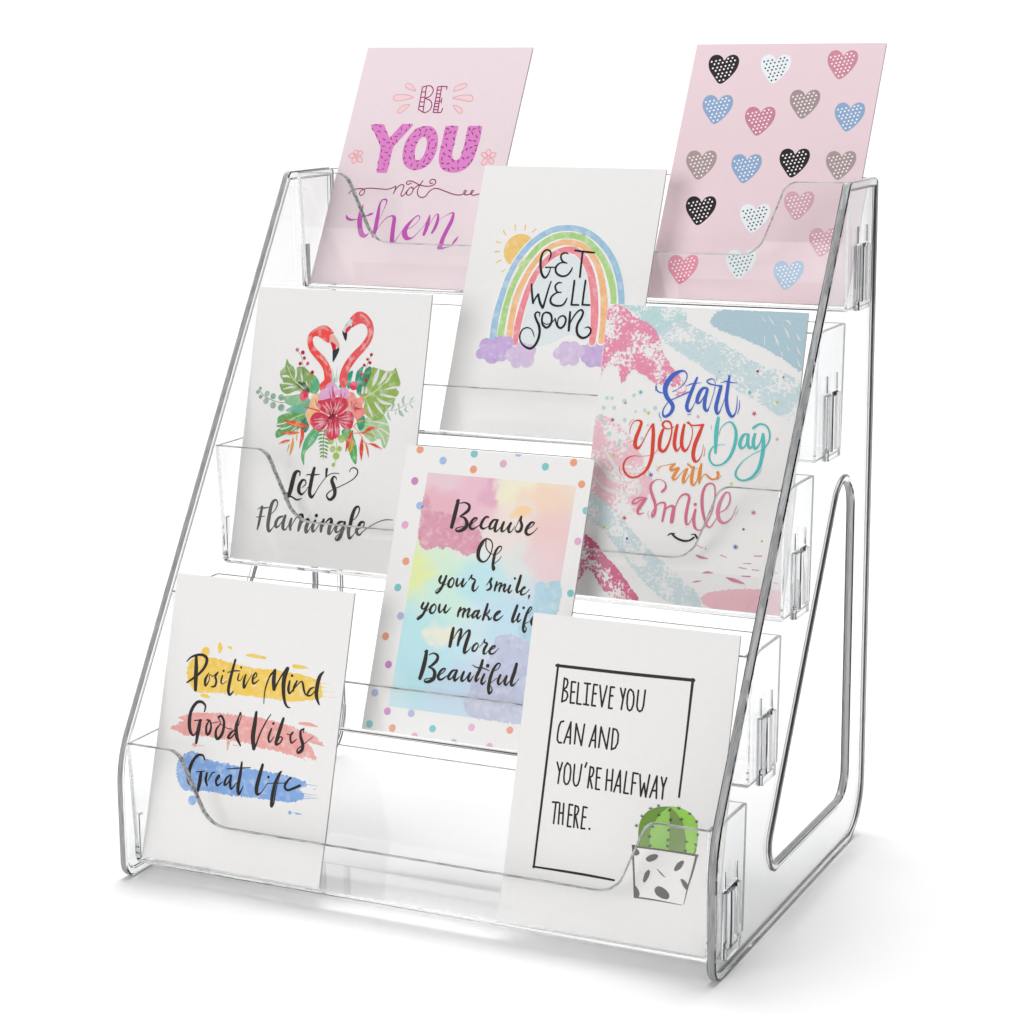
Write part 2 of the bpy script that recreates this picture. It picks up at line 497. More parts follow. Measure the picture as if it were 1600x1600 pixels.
# printed artwork, in hundredths of a millimetre from each card's bottom left corner
PRINTS = [
 [
  ('drop_mark','F0CFD3','ink', 1, '', 0, ['b3786,11894 3561,12147 3321,12325 3090,12336 3045,12207 3155,12080 3447,11955'], [('outline','E0A4AC','ink', 2, '', 0, ['s3786,11894,45 3561,12147,45 3321,12325,45 3090,12336,45 3045,12207,45 3155,12080,45 3447,11955,45 3786,11894,45'], [])]),
  ('drop_mark','F0CFD3','ink', 1, '', 0, ['b3763,11468 3474,11586 3134,11646 2618,11629 2455,11499 2496,11341 2712,11260 3093,11296 3461,11383'], [('outline','E0A4AC','ink', 2, '', 0, ['s3763,11468,45 3474,11586,45 3134,11646,45 2618,11629,45 2455,11499,45 2496,11341,45 2712,11260,45 3093,11296,45 3461,11383,45 3763,11468,45'], [])]),
  ('drop_mark','F0CFD3','ink', 1, '', 0, ['b3613,11036 3298,11000 3047,10839 2928,10616 3004,10497 3192,10525 3451,10781'], [('outline','E0A4AC','ink', 2, '', 0, ['s3613,11036,45 3298,11000,45 3047,10839,45 2928,10616,45 3004,10497,45 3192,10525,45 3451,10781,45 3613,11036,45'], [])]),
  ('drop_mark','F0CFD3','ink', 1, '', 0, ['b6168,11884 6284,12201 6663,12349 6903,12332 6927,12174 6647,12014'], [('outline','E0A4AC','ink', 2, '', 0, ['s6168,11884,44 6284,12201,44 6663,12349,44 6903,12332,44 6927,12174,44 6647,12014,44 6168,11884,44'], [])]),
  ('drop_mark','F0CFD3','ink', 1, '', 0, ['b6207,11455 6614,11617 7175,11660 7434,11581 7497,11362 7330,11266 6737,11367'], [('outline','E0A4AC','ink', 2, '', 0, ['s6207,11455,44 6614,11617,44 7175,11660,44 7434,11581,44 7497,11362,44 7330,11266,44 6737,11367,44 6207,11455,44'], [])]),
  ('drop_mark','F0CFD3','ink', 1, '', 0, ['b6365,11005 6639,10977 6936,10793 7030,10607 6939,10512 6688,10633'], [('outline','E0A4AC','ink', 2, '', 0, ['s6365,11005,44 6639,10977,44 6936,10793,44 7030,10607,44 6939,10512,44 6688,10633,44 6365,11005,44'], [])]),
  ('flower_mark','F4CCD0','ink', 1, '', 0, ['b964,7852 1069,7998 985,8114 863,8156 768,8097 762,7972','b1028,7835 1263,7809 1341,7929 1315,8053 1178,8100 1034,8053','b1038,7748 1115,7507 1300,7400 1434,7409 1432,7539 1305,7698','b963,7734 768,7611 777,7431 874,7315 1001,7349 1086,7494','b908,7795 681,7933 534,7874 491,7767 602,7670 781,7636'], [('outline','E29AA4','ink', 2, '', 0, ['s964,7852,44 1069,7998,44 985,8114,45 863,8156,45 768,8097,45 762,7972,45 964,7852,44','s1028,7835,44 1263,7809,44 1341,7929,44 1315,8053,44 1178,8100,44 1034,8053,45 1028,7835,44','s1038,7748,44 1115,7507,44 1300,7400,44 1434,7409,44 1432,7539,44 1305,7698,44 1038,7748,44','s963,7734,44 768,7611,44 777,7431,44 874,7315,44 1001,7349,44 1086,7494,44 963,7734,44','s908,7795,44 681,7933,45 534,7874,45 491,7767,45 602,7670,45 781,7636,44 908,7795,44'], [])]),
  ('flower_mark','F4CCD0','ink', 1, '', 0, ['b9283,7948 9389,8132 9308,8300 9187,8370 9099,8296 9094,8125','b9353,7913 9595,7876 9704,7993 9694,8120 9571,8172 9402,8132','b9347,7828 9374,7605 9528,7494 9651,7497 9674,7612 9583,7767','b9258,7814 9011,7736 8941,7553 8992,7415 9133,7418 9274,7554','b9230,7910 9096,8119 8914,8158 8815,8101 8857,7975 9012,7863'], [('outline','E29AA4','ink', 2, '', 0, ['s9283,7948,43 9389,8132,43 9308,8300,43 9187,8370,43 9099,8296,43 9094,8125,43 9283,7948,43','s9353,7913,43 9595,7876,43 9704,7993,43 9694,8120,43 9571,8172,43 9402,8132,43 9353,7913,43','s9347,7828,43 9374,7605,43 9528,7494,43 9651,7497,42 9674,7612,43 9583,7767,43 9347,7828,43','s9258,7814,43 9011,7736,43 8941,7553,43 8992,7415,43 9133,7418,43 9274,7554,43 9258,7814,43','s9230,7910,43 9096,8119,43 8914,8158,43 8815,8101,43 8857,7975,43 9012,7863,43 9230,7910,43'], [])]),
  ('lettering','A0176E','ink', 2, 'magenta hollow letters BE with barred stems', 0, ['s4151,12120,64 4195,11422,64 4239,10727,64','s4396,12173,64 4472,11425,64 4558,10606,63','s4151,12120,64 4269,12166,64 4613,12213,64 4851,12031,64 4881,11777,64 4745,11541,64 4513,11438,64 4836,11302,64 5013,11052,63 4975,10737,63 4763,10558,63 4603,10556,63 4239,10727,64','s4168,11815,64 4429,11830,64','s4205,11485,64 4466,11501,64','s4231,11201,64 4489,11197,64','s4246,10929,64 4522,10907,64','s5120,12141,64 5173,11369,64 5206,10576,63','s5367,12181,64 5429,11372,63 5496,10568,63','s5120,12141,64 5361,12181,64 5703,12171,64','s5703,12171,64 5717,12006,64','s5233,11256,63 5549,11272,63','s5547,11436,63 5578,11153,63','s5210,10564,63 5499,10555,63 5716,10583,63 5737,10809,63','s5131,11938,64 5371,11953,64','s5148,11710,64 5391,11712,64','s5155,11495,64 5414,11485,64','s5177,11117,63 5448,11107,63','s5188,10915,63 5471,10906,63','s5199,10739,63 5488,10731,63'], []),
  ('lettering','DC84C8','ink', 2, 'fat pink letters YOU with sprinkles', 0, ['p1417,9710 1498,9774 2176,9804 2307,9724 2822,8937 3415,9823 4073,9846 4133,9734 3238,8447 3199,8223 3202,6841 3124,6772 2590,6777 2516,6836 2408,8287 2307,8503','b4969,9722 5438,9630 5785,9251 5957,8698 5974,8083 5778,7467 5363,7103 4882,6999 4405,7128 4059,7488 3903,7978 3891,8658 4085,9159 4431,9570|5007,9051 5219,8838 5301,8377 5232,7883 5044,7621 4817,7641 4680,7933 4637,8487 4760,8892','b6241,9724 6613,9755 6962,9748 7005,9643 7003,8964 6995,8289 7038,7923 7176,7712 7360,7674 7546,7812 7601,8240 7615,8975 7602,9702 7806,9767 8400,9771 8480,9667 8517,8992 8469,8258 8362,7648 8043,7156 7539,6920 6971,6948 6547,7150 6295,7540 6211,7966 6201,8580 6183,9568'], [('sprinkles','9C1A60','ink', 3, '', 1, ['l2501,8227,51 2505,8065,51','l2930,7074,50 2836,6967,50','l3473,9217,51 3318,9189,51','l2425,9343,51 2593,9270,51','l2860,7393,50 2914,7234,50','l2768,8046,50 2936,8043,50','l2414,8886,51 2579,8801,51','l3093,8637,51 3243,8528,50','l3879,9824,51 3926,9662,51','l3813,9498,51 3734,9378,51','l2643,8429,51 2476,8425,51','l3054,8387,50 2975,8268,50','l2881,9007,51 2973,8852,51','l2484,7501,50 2486,7347,50','l3029,7884,50 3183,7783,50','l1967,9681,51 2140,9614,51','l3195,7413,50 3157,7264,50','l3299,9039,51 3135,9024,51','l1545,9548,51 1649,9399,51','l1895,9158,51 1999,9009,51','l3287,8833,51 3383,8686,50','l2579,7807,50 2713,7686,50','l3427,9623,51 3456,9460,51','l1961,9354,51 2136,9306,51','l2226,8738,51 2285,8584,51','l3015,7588,50 2867,7541,50','l2503,6984,50 2681,6945,50','l1832,9748,51 1666,9733,51','l2741,8648,51 2910,8645,51','l4279,7475,50 4171,7374,50','l5253,9528,50 5425,9474,50','l5040,7358,50 5007,7210,50','l4291,8542,50 4456,8471,50','l4011,8487,50 3940,8362,50','l5702,7441,50 5556,7394,50','l5359,9095,50 5258,8988,50','l5692,9293,50 5555,9228,50','l5850,8671,50 5876,8512,50','l5718,8096,50 5853,7983,50','l5481,7981,50 5387,7874,50','l4646,7385,50 4627,7232,50','l4477,9079,50 4328,9033,50','l4577,9523,50 4715,9407,50','l3971,8189,50 4099,8062,50','l5068,9500,50 5005,9368,50','l4499,8200,50 4422,8075,50','l4104,8880,50 4035,8748,50','l5656,8896,50 5527,8826,50','l5024,7572,50 4865,7550,50','l4370,7797,50 4503,7677,50','l5827,8400,50 5683,8341,50','l5378,7629,50 5351,7481,50','l5422,8737,50 5428,8583,50','l5592,7762,50 5738,7655,50','l4517,8714,50 4683,8661,50','l5037,9213,50 4982,9076,50','l4969,7057,50 4813,7022,50','l4094,7778,50 4046,7642,50','l5433,8460,50 5484,8300,50','l4724,9239,50 4683,9095,50','l4906,9665,50 4747,9638,50','l5322,7242,50 5490,7228,50','l4414,9507,50 4305,9406,50','l4674,7908,50 4694,7748,50','l7826,8906,49 7991,8866,49','l6480,8653,50 6560,8501,50','l6457,7806,49 6456,7653,49','l7632,8241,49 7598,8093,49','l8289,9763,50 8293,9609,50','l8091,7879,49 7973,7797,49','l6376,8953,50 6539,8931,50','l7180,7196,49 7346,7157,49','l6796,7911,49 6949,7823,49','l6971,7470,49 6828,7412,49','l8351,9468,49 8469,9335,49','l8441,8593,49 8287,8560,49','l7911,9399,50 8012,9259,49','l6982,7136,49 7079,6993,49','l8228,8119,49 8388,8043,49','l8141,8489,49 8016,8414,49','l8218,7493,49 8148,7370,49','l6458,7464,49 6625,7450,49','l6848,9035,50 6952,8889,50','l8020,7252,49 7862,7237,49','l7505,7641,49 7484,7494,49','l6281,9582,50 6449,9541,50','l6893,9425,50 6844,9288,50','l6547,9741,50 6717,9688,50','l6444,8069,50 6604,7980,49','l6205,8457,50 6373,8417,50','l7774,9206,50 7630,9154,50','l6651,9384,50 6524,9307,50','l6999,8663,50 6938,8527,50','l7669,9629,50 7799,9502,50','l6750,8259,50 6910,8195,49','l8226,9171,49 8354,9050,49','l6815,7157,49 6663,7110,49','l8330,7732,49 8310,7580,49','l7573,7248,49 7604,7091,49','l8082,9605,50 7946,9541,50','l8137,8856,49 8304,8835,49','l7087,7692,49 7217,7567,49','l7715,8738,49 7707,8585,49','l7689,7840,49 7833,7733,49','l6365,9311,50 6310,9174,50','l7890,8393,49 7805,8275,49','l8430,8373,49 8402,8226,49'], [])]),
  ('lettering','8E1F66','ink', 2, 'thin script word not with long flourishes', 0, ['s1124,5450,63 1181,5599,63 1376,5714,63 1650,5777,63 1894,5778,62 2048,5660,62 2048,5490,62 1934,5365,62 1790,5421,62 1793,5604,62 2006,5769,62 2378,5822,62 2960,5802,62 3411,5785,62 3712,5854,62 3961,6001,62','s3961,6001,62 3970,5789,62 3922,5533,62','s3928,5557,62 4021,5839,62 4229,6069,62 4401,6092,62 4479,5985,62 4439,5741,62 4405,5529,62 4480,5380,62 4626,5505,62 4777,5781,62','s5079,5911,62 4896,5936,62 4761,5720,62 4760,5521,61 4920,5465,61 5073,5609,61 5094,5851,62 4951,5968,62','s5090,5790,61 5257,6007,62 5477,6134,62','s4890,6209,62 4712,6113,62 4581,6182,62 4626,6305,62 4928,6313,62 5417,6120,62 5878,6036,61 6240,6094,61 6402,6250,61 6334,6429,61 6136,6466,61 6024,6360,61 6086,6211,61 6216,6245,61','s5577,6367,62 5432,6012,61 5394,5709,61 5507,5459,61 5733,5357,61 5976,5437,61 6094,5669,61 6294,5873,61 6594,5924,61 7064,5787,61 7600,5623,61 7984,5568,61 8277,5637,60 8421,5808,60 8315,5865,61 8286,5703,60 8442,5588,60 8730,5674,60 8857,5839,60 8747,5865,60 8715,5685,60 8892,5583,60 9222,5671,60'], []),
  ('lettering','C055B2','ink', 2, 'brush script word them', 0, ['s2175,4795,62 2158,4402,186 2210,3921,296 2343,3446,295 2561,3036,306 2794,2925,208 2987,3081,61','s1304,4119,74 1413,3954,161 1680,3867,136 2048,3928,49 2510,4112,62 2795,4242,148 2943,4307,49','s3314,2945,207 3313,3481,257 3265,4198,221 3227,4828,123 3326,5133,74 3542,5158,111 3629,4992,74 3536,4447,31 3388,3872,25','s3367,3155,31 3604,3700,43 3887,4069,61 4173,4186,98 4345,4055,220 4407,3520,256 4481,2989,267 4540,2636,266','s4717,2632,60 4884,3004,36 5043,3365,30','s5279,3421,30 5586,3563,42 5858,3898,36 5931,4156,55 5787,4259,73 5530,4036,97 5246,3550,255 5199,3193,315 5412,2894,265 5720,2906,96 5967,3163,36 6326,3719,24 6518,4248,48','s6522,4307,61 6505,3951,205 6479,3477,229 6421,3133,168','s6471,3182,24 6601,3658,30 6817,4246,36 7000,4383,85 7068,4029,181 7021,3614,192 6901,3268,132','s6925,3552,18 7275,4143,18 7700,4430,48 7936,4473,120 7926,4000,228 7761,3406,239 7642,2932,251 7613,2493,274','s7543,2403,202 7793,2384,131 8050,2458,59 8353,2522,12','s8566,3114,24 8439,2875,143 8318,2667,83'], []),
 ],
 [
  ('heart','3A3036','ink', 1, '', 0, ['b1735,12274 1279,12736 974,13156 871,13565 994,13906 1311,13996 1609,13836 1735,13643 1889,13880 2177,13993 2464,13879 2596,13539 2508,13076 2165,12569'], [('dots','FFFFFF','ink', 2, '', 1, ['c1036,13576,52 1273,13621,52 1486,13666,52 1935,13756,52 2170,13800,52 1221,13428,52 1446,13473,52 1671,13518,52 1895,13563,52 2119,13608,51 2342,13653,51 1179,13190,52 1415,13235,52 1628,13280,52 1863,13325,52 2076,13370,51 2310,13415,51 1363,13042,52 1588,13088,52 1812,13133,51 2036,13178,51 2259,13223,51 1557,12850,52 1769,12895,51 2004,12941,51 2216,12986,51 1505,12658,52 1729,12703,51 1953,12749,51 2176,12794,51 1698,12466,51 1910,12512,51'], [])]),
  ('heart','E9EFF2','ink', 1, '', 0, ['b4654,12284 4212,12741 3917,13155 3819,13559 3941,13896 4251,13985 4541,13827 4663,13636 4815,13871 5097,13982 5377,13869 5502,13534 5414,13076 5075,12575'], [('dots','222428','ink', 2, '', 1, ['c3992,13570,51 4201,13615,51 4432,13659,51 4870,13747,51 5078,13792,51 4160,13424,51 4380,13468,51 4600,13513,51 4819,13557,51 5037,13601,51 5256,13646,50 4128,13188,51 4337,13233,51 4567,13278,51 4775,13322,51 5005,13367,51 5212,13411,50 4296,13043,51 4516,13088,51 4735,13132,51 4953,13177,51 5172,13221,50 4473,12853,51 4702,12898,51 4910,12942,50 5139,12987,50 4432,12663,51 4651,12708,51 4870,12753,50 5088,12798,50 4608,12474,50 4837,12519,50'], [])]),
  ('heart','CE8A9C','ink', 1, '', 0, ['b8260,12538 7834,12988 7552,13397 7461,13796 7582,14128 7884,14215 8164,14059 8280,13871 8430,14102 8704,14211 8975,14100 9094,13769 9004,13318 8671,12824'], [('dots','FFFFFF','ink', 2, '', 1, ['c7617,13806,50 7842,13850,50 8045,13893,50 8472,13980,50 8695,14024,49 7790,13662,50 8004,13706,50 8217,13749,50 8430,13793,50 8643,13836,49 8856,13880,49 7747,13430,50 7971,13474,50 8174,13517,50 8397,13561,49 8599,13605,49 8822,13648,49 7919,13286,50 8133,13330,50 8345,13374,49 8558,13418,49 8770,13461,49 8099,13099,49 8302,13143,49 8525,13186,49 8726,13230,49 8048,12911,49 8261,12955,49 8473,13000,49 8685,13044,49 8227,12724,49 8429,12769,49'], [])]),
  ('heart','8FA9CC','ink', 1, '', 0, ['b1852,9922 1399,10375 1096,10786 994,11189 1116,11528 1431,11620 1727,11465 1853,11275 2005,11511 2292,11625 2577,11515 2707,11181 2620,10722 2279,10217'], [('dots','FFFFFF','ink', 2, '', 1, ['c1169,11202,51 1382,11249,51 1616,11295,51 2062,11388,51 2274,11435,51 1342,11057,51 1565,11104,51 1788,11151,51 2011,11197,51 2234,11244,51 2456,11290,51 1311,10822,51 1523,10868,51 1757,10915,51 1969,10962,51 2202,11009,51 2413,11055,51 1483,10678,51 1706,10725,51 1929,10771,51 2151,10818,51 2373,10865,51 1664,10489,51 1897,10536,51 2109,10583,51 2341,10630,51 1624,10299,51 1846,10346,51 2069,10393,51 2290,10440,51 1804,10111,51 2037,10159,51'], [])]),
  ('heart','C98499','ink', 1, '', 0, ['b4342,9273 3902,9717 3608,10122 3511,10520 3632,10854 3941,10946 4229,10793 4351,10607 4501,10840 4782,10954 5061,10846 5186,10516 5098,10064 4761,9565'], [('dots','FFFFFF','ink', 2, '', 1, ['c3671,10533,50 3901,10580,50 4109,10626,50 4546,10719,50 4774,10766,50 3850,10391,50 4069,10438,50 4287,10484,50 4505,10531,50 4723,10577,50 4940,10624,50 3808,10158,50 4037,10205,50 4245,10252,50 4473,10299,50 4680,10345,50 4908,10392,50 3986,10017,50 4204,10064,50 4422,10110,50 4640,10157,50 4857,10204,50 4172,9831,50 4380,9878,50 4608,9925,50 4814,9972,50 4121,9643,50 4339,9691,50 4557,9738,50 4774,9785,50 4307,9459,50 4514,9506,50'], [])]),
  ('heart','A59292','ink', 1, '', 0, ['b6617,10269 6186,10713 5899,11118 5806,11514 5927,11846 6231,11936 6514,11783 6632,11596 6782,11828 7059,11940 7332,11831 7453,11503 7364,11053 7030,10558'], [('dots','FFFFFF','ink', 2, '', 1, ['c5964,11526,50 6190,11572,50 6395,11617,50 6825,11708,50 7050,11753,50 6139,11384,50 6354,11429,50 6569,11475,50 6784,11520,50 6998,11566,50 7212,11611,50 6096,11152,50 6322,11198,50 6526,11244,50 6751,11289,50 6955,11335,50 7179,11380,49 6270,11011,50 6485,11057,50 6700,11102,50 6914,11148,50 7128,11194,49 6453,10826,50 6657,10872,50 6881,10917,49 7085,10963,49 6402,10639,50 6616,10685,50 6830,10731,49 7044,10777,49 6583,10454,49 6787,10500,49'], [])]),
  ('heart','8FA9CC','ink', 1, '', 0, ['b9160,9565 8742,10002 8465,10399 8376,10790 8496,11117 8794,11207 9069,11057 9184,10873 9331,11103 9602,11213 9868,11107 9985,10784 9895,10340 9566,9851'], [('dots','FFFFFF','ink', 2, '', 1, ['c8541,10802,49 8741,10848,49 8962,10893,49 9383,10984,49 9582,11029,49 8700,10662,49 8911,10708,49 9121,10754,49 9331,10799,49 9541,10844,49 9750,10890,49 8667,10434,49 8867,10480,49 9088,10526,49 9288,10571,49 9507,10617,49 9706,10662,49 8827,10295,49 9037,10341,49 9247,10387,49 9456,10432,49 9665,10478,49 8993,10113,49 9213,10159,49 9412,10205,49 9632,10251,49 8952,9929,49 9162,9975,49 9372,10021,49 9581,10067,48 9119,9748,49 9338,9794,49'], [])]),
  ('heart','AB9797','ink', 1, '', 0, ['b1562,6709 1111,7149 809,7550 707,7947 828,8282 1142,8377 1436,8228 1561,8042 1713,8277 1998,8394 2282,8289 2411,7961 2325,7508 1986,7005'], [('dots','FFFFFF','ink', 2, '', 1, ['c882,7962,51 1093,8010,51 1326,8059,51 1770,8157,51 1980,8205,51 1053,7821,51 1276,7870,51 1498,7919,51 1719,7968,51 1940,8017,51 2161,8066,50 1023,7588,51 1234,7637,51 1467,7687,51 1677,7735,51 1909,7785,50 2119,7833,50 1194,7449,51 1416,7498,51 1637,7547,51 1858,7596,50 2079,7645,50 1374,7265,51 1606,7315,50 1816,7364,50 2048,7413,50 1334,7077,51 1556,7127,50 1777,7176,50 1997,7225,50 1514,6895,50 1746,6944,50'], [])]),
  ('heart','8FA9CC','ink', 1, '', 0, ['b4103,6559 3664,6993 3371,7390 3274,7782 3395,8113 3702,8207 3989,8060 4110,7877 4260,8109 4540,8224 4817,8121 4942,7797 4855,7349 4520,6852'], [('dots','FFFFFF','ink', 2, '', 1, ['c3434,7796,50 3663,7845,50 3870,7893,50 4304,7990,50 4532,8039,50 3612,7658,50 3830,7707,50 4047,7755,50 4264,7804,50 4481,7852,50 4697,7900,50 3570,7427,50 3798,7476,50 4005,7525,50 4233,7574,50 4438,7622,50 4665,7671,50 3748,7290,50 3965,7339,50 4182,7387,50 4398,7436,50 4615,7485,50 3933,7109,50 4139,7158,50 4367,7207,50 4572,7255,50 3883,6922,50 4099,6972,50 4316,7021,50 4532,7069,50 4068,6742,50 4274,6791,50'], [])]),
  ('heart','383034','ink', 1, '', 0, ['b6663,6929 6235,7361 5951,7754 5859,8143 5979,8471 6280,8564 6561,8417 6678,8235 6826,8466 7101,8579 7371,8476 7492,8155 7404,7711 7073,7219'], [('dots','FFFFFF','ink', 2, '', 1, ['c6026,8157,49 6229,8204,49 6453,8252,49 6879,8348,49 7081,8395,49 6189,8019,49 6402,8067,49 6616,8115,49 6828,8163,49 7041,8210,49 7253,8258,49 6156,7791,49 6359,7839,49 6583,7887,49 6785,7935,49 7008,7983,49 7210,8030,49 6319,7654,49 6532,7702,49 6745,7750,49 6957,7798,49 7170,7846,49 6489,7475,49 6713,7523,49 6914,7571,49 7137,7619,49 6449,7290,49 6662,7338,49 6874,7387,49 7086,7435,49 6619,7111,49 6842,7160,49'], [])]),
  ('heart','AB9797','ink', 1, '', 0, ['b9167,6845 8752,7272 8476,7661 8388,8045 8508,8369 8803,8461 9076,8317 9190,8137 9337,8365 9606,8477 9870,8375 9986,8058 9897,7619 9570,7132'], [('dots','FFFFFF','ink', 2, '', 1, ['c8541,8059,48 8761,8106,48 8960,8153,48 9377,8248,48 9596,8295,48 8710,7923,48 8919,7970,48 9128,8018,48 9337,8065,48 9545,8112,48 9753,8159,48 8667,7697,48 8886,7745,48 9085,7792,48 9304,7840,48 9502,7887,48 9720,7935,48 8836,7562,48 9044,7610,48 9253,7657,48 9461,7705,48 9669,7752,48 9011,7385,48 9209,7432,48 9428,7480,48 9625,7527,48 8960,7202,48 9169,7250,48 9377,7298,48 9585,7345,48 9136,7026,48 9334,7073,48'], [])]),
  ('heart','383034','ink', 1, '', 0, ['b2044,4118 1598,4547 1300,4939 1200,5329 1320,5661 1630,5758 1922,5614 2045,5432 2196,5666 2478,5783 2759,5683 2887,5361 2801,4914 2464,4415'], [('dots','FFFFFF','ink', 2, '', 1, ['c1361,5345,50 1593,5396,50 1802,5446,50 2241,5547,50 2471,5598,50 1542,5209,50 1762,5260,50 1982,5311,50 2201,5361,50 2420,5412,50 2639,5462,50 1501,4979,50 1732,5030,50 1940,5081,50 2170,5132,50 2378,5182,50 2608,5233,50 1681,4843,50 1901,4894,50 2120,4945,50 2339,4996,50 2557,5047,50 1870,4665,50 2078,4716,50 2308,4767,50 2515,4818,50 1820,4479,50 2039,4530,50 2258,4581,50 2476,4632,50 2008,4301,50 2216,4352,50'], [])]),
  ('heart','E9EFF2','ink', 1, '', 0, ['b5102,3773 4671,4194 4384,4581 4289,4965 4409,5292 4711,5388 4994,5246 5113,5068 5261,5298 5536,5414 5809,5316 5931,4999 5844,4558 5513,4066'], [('dots','222428','ink', 2, '', 1, ['c4447,4981,49 4672,5031,49 4876,5081,49 5304,5181,49 5528,5232,49 4622,4847,49 4836,4897,49 5050,4947,49 5264,4998,49 5478,5048,49 5691,5098,49 4579,4620,49 4804,4671,49 5008,4721,49 5232,4771,49 5435,4821,49 5659,4872,49 4754,4487,49 4968,4537,49 5182,4588,49 5395,4638,49 5609,4688,49 4936,4311,49 5140,4362,49 5364,4412,49 5566,4463,49 4886,4128,49 5100,4178,49 5313,4229,49 5526,4280,49 5068,3953,49 5271,4003,49'], [])]),
  ('heart','D9A9B8','ink', 1, '', 0, ['b7355,4559 6934,4980 6654,5365 6563,5747 6682,6071 6980,6166 7257,6024 7373,5846 7520,6075 7791,6189 8058,6091 8177,5775 8089,5337 7761,4849'], [('dots','FFFFFF','ink', 2, '', 1, ['c6718,5762,49 6940,5812,49 7140,5860,48 7561,5959,48 7782,6008,48 6889,5628,49 7100,5678,48 7311,5727,48 7521,5776,48 7731,5825,48 7941,5874,48 6846,5403,49 7068,5453,48 7268,5502,48 7489,5551,48 7688,5600,48 7908,5650,48 7017,5270,48 7228,5320,48 7438,5369,48 7648,5418,48 7858,5468,48 7195,5095,48 7395,5144,48 7616,5194,48 7815,5243,48 7145,4913,48 7355,4962,48 7565,5012,48 7775,5062,48 7323,4738,48 7522,4788,48'], [])]),  # ink paled: the tray lip's milky reflection is put into the colour
  ('heart','D9A9B8','ink', 1, '', 0, ['b9039,2599 8628,3009 8355,3385 8267,3760 8386,4080 8678,4175 8949,4038 9062,3865 9207,4090 9474,4205 9735,4111 9850,3801 9762,3370 9439,2887'], [('dots','FFFFFF','ink', 2, '', 1, ['c8429,3777,48 8627,3826,48 8844,3877,48 9258,3977,47 9454,4026,47 8587,3646,48 8794,3697,48 9001,3747,48 9207,3797,47 9413,3847,47 9619,3897,47 8554,3425,48 8751,3475,48 8968,3526,48 9164,3575,47 9381,3626,47 9576,3676,47 8711,3295,48 8918,3346,47 9124,3396,47 9330,3446,47 9536,3496,47 8875,3124,47 9091,3175,47 9287,3225,47 9503,3276,47 8835,2945,47 9041,2995,47 9247,3046,47 9453,3097,47 8998,2774,47 9214,2826,47'], [])]),  # also paled for the lip's reflection
  ('heart','E4ECEE','ink', 1, '', 0, ['b4846,1217 4417,1629 4130,2008 4036,2386 4155,2711 4456,2809 4738,2672 4856,2497 5004,2726 5278,2844 5549,2750 5671,2438 5585,2001 5256,1511'], [('dots','222428','ink', 2, '', 1, ['c4193,2404,49 4417,2456,49 4620,2508,49 5047,2611,49 5270,2664,49 4367,2273,49 4581,2326,49 4794,2378,49 5007,2430,49 5220,2481,48 5432,2533,48 4325,2049,49 4549,2101,49 4752,2153,49 4975,2206,49 5177,2257,48 5400,2310,48 4499,1919,49 4712,1971,49 4925,2023,48 5138,2076,48 5350,2128,48 4681,1748,49 4883,1799,48 5106,1852,48 5308,1904,48 4631,1565,49 4844,1618,48 5056,1670,48 5268,1723,48 4812,1395,48 5014,1447,48'], [])]),
  ('heart','A9C2DC','ink', 1, '', 0, ['b7493,724 7077,1130 6800,1502 6710,1875 6828,2196 7123,2293 7397,2159 7511,1986 7657,2213 7925,2330 8190,2237 8307,1930 8220,1499 7895,1015'], [('dots','FFFFFF','ink', 2, '', 1, ['c6863,1893,48 7083,1945,48 7281,1996,48 7698,2100,48 7916,2152,48 7033,1765,48 7241,1817,48 7450,1868,48 7658,1920,48 7866,1972,48 8073,2023,48 6990,1543,48 7209,1596,48 7407,1647,48 7626,1699,48 7823,1750,48 8041,1803,47 7159,1415,48 7368,1467,48 7576,1519,48 7784,1571,48 7991,1623,47 7336,1247,48 7533,1298,48 7751,1351,47 7948,1402,47 7286,1067,48 7494,1119,48 7701,1171,47 7909,1224,47 7461,899,48 7659,951,47'], [])]),  # blue paled too, reflection of the lip painted into the ink
  ('heart','E07F98','ink', 1, '', 0, ['b1729,806 1285,1222 988,1605 888,1987 1007,2316 1316,2415 1606,2278 1729,2101 1878,2333 2159,2453 2438,2358 2565,2042 2480,1600 2146,1104'], [('dots','FFFFFF','ink', 2, '', 1, ['c1049,2005,50 1279,2059,50 1487,2111,50 1923,2217,49 2152,2270,49 1229,1874,50 1447,1927,50 1666,1980,50 1884,2033,49 2102,2085,49 2319,2138,49 1187,1646,50 1417,1700,50 1624,1753,49 1853,1806,49 2060,1859,49 2288,1912,49 1367,1515,50 1585,1569,49 1803,1622,49 2021,1675,49 2238,1728,49 1555,1342,49 1762,1395,49 1990,1449,49 2197,1501,49 1505,1158,49 1723,1211,49 1940,1265,49 2158,1318,49 1692,986,49 1899,1039,49'], [])]),
 ],
 [
  ('inner_wash','E2EAEC','ink', 1, '', 0, ['b3851,5042 3866,6664 4092,8041 4577,9064 5255,9620 6003,9757 6534,9543 6989,8804 7339,7778 7531,6749 7598,5408 6521,5503 5309,4916'], []),
  ('sun','F0C97A','wash', 1, '', 0, ['c2864,9971,904','s1755,10994,88 1922,10760,55','s2382,11339,88 2447,11037,55','s2986,11361,98 2995,11057,55','s3619,11171,65 3445,10989,76','s1451,10394,88 1716,10335,55','s1457,9833,77 1733,9871,66','s1647,9228,55 1864,9370,87','s2052,8740,44 2196,8879,76'], []),
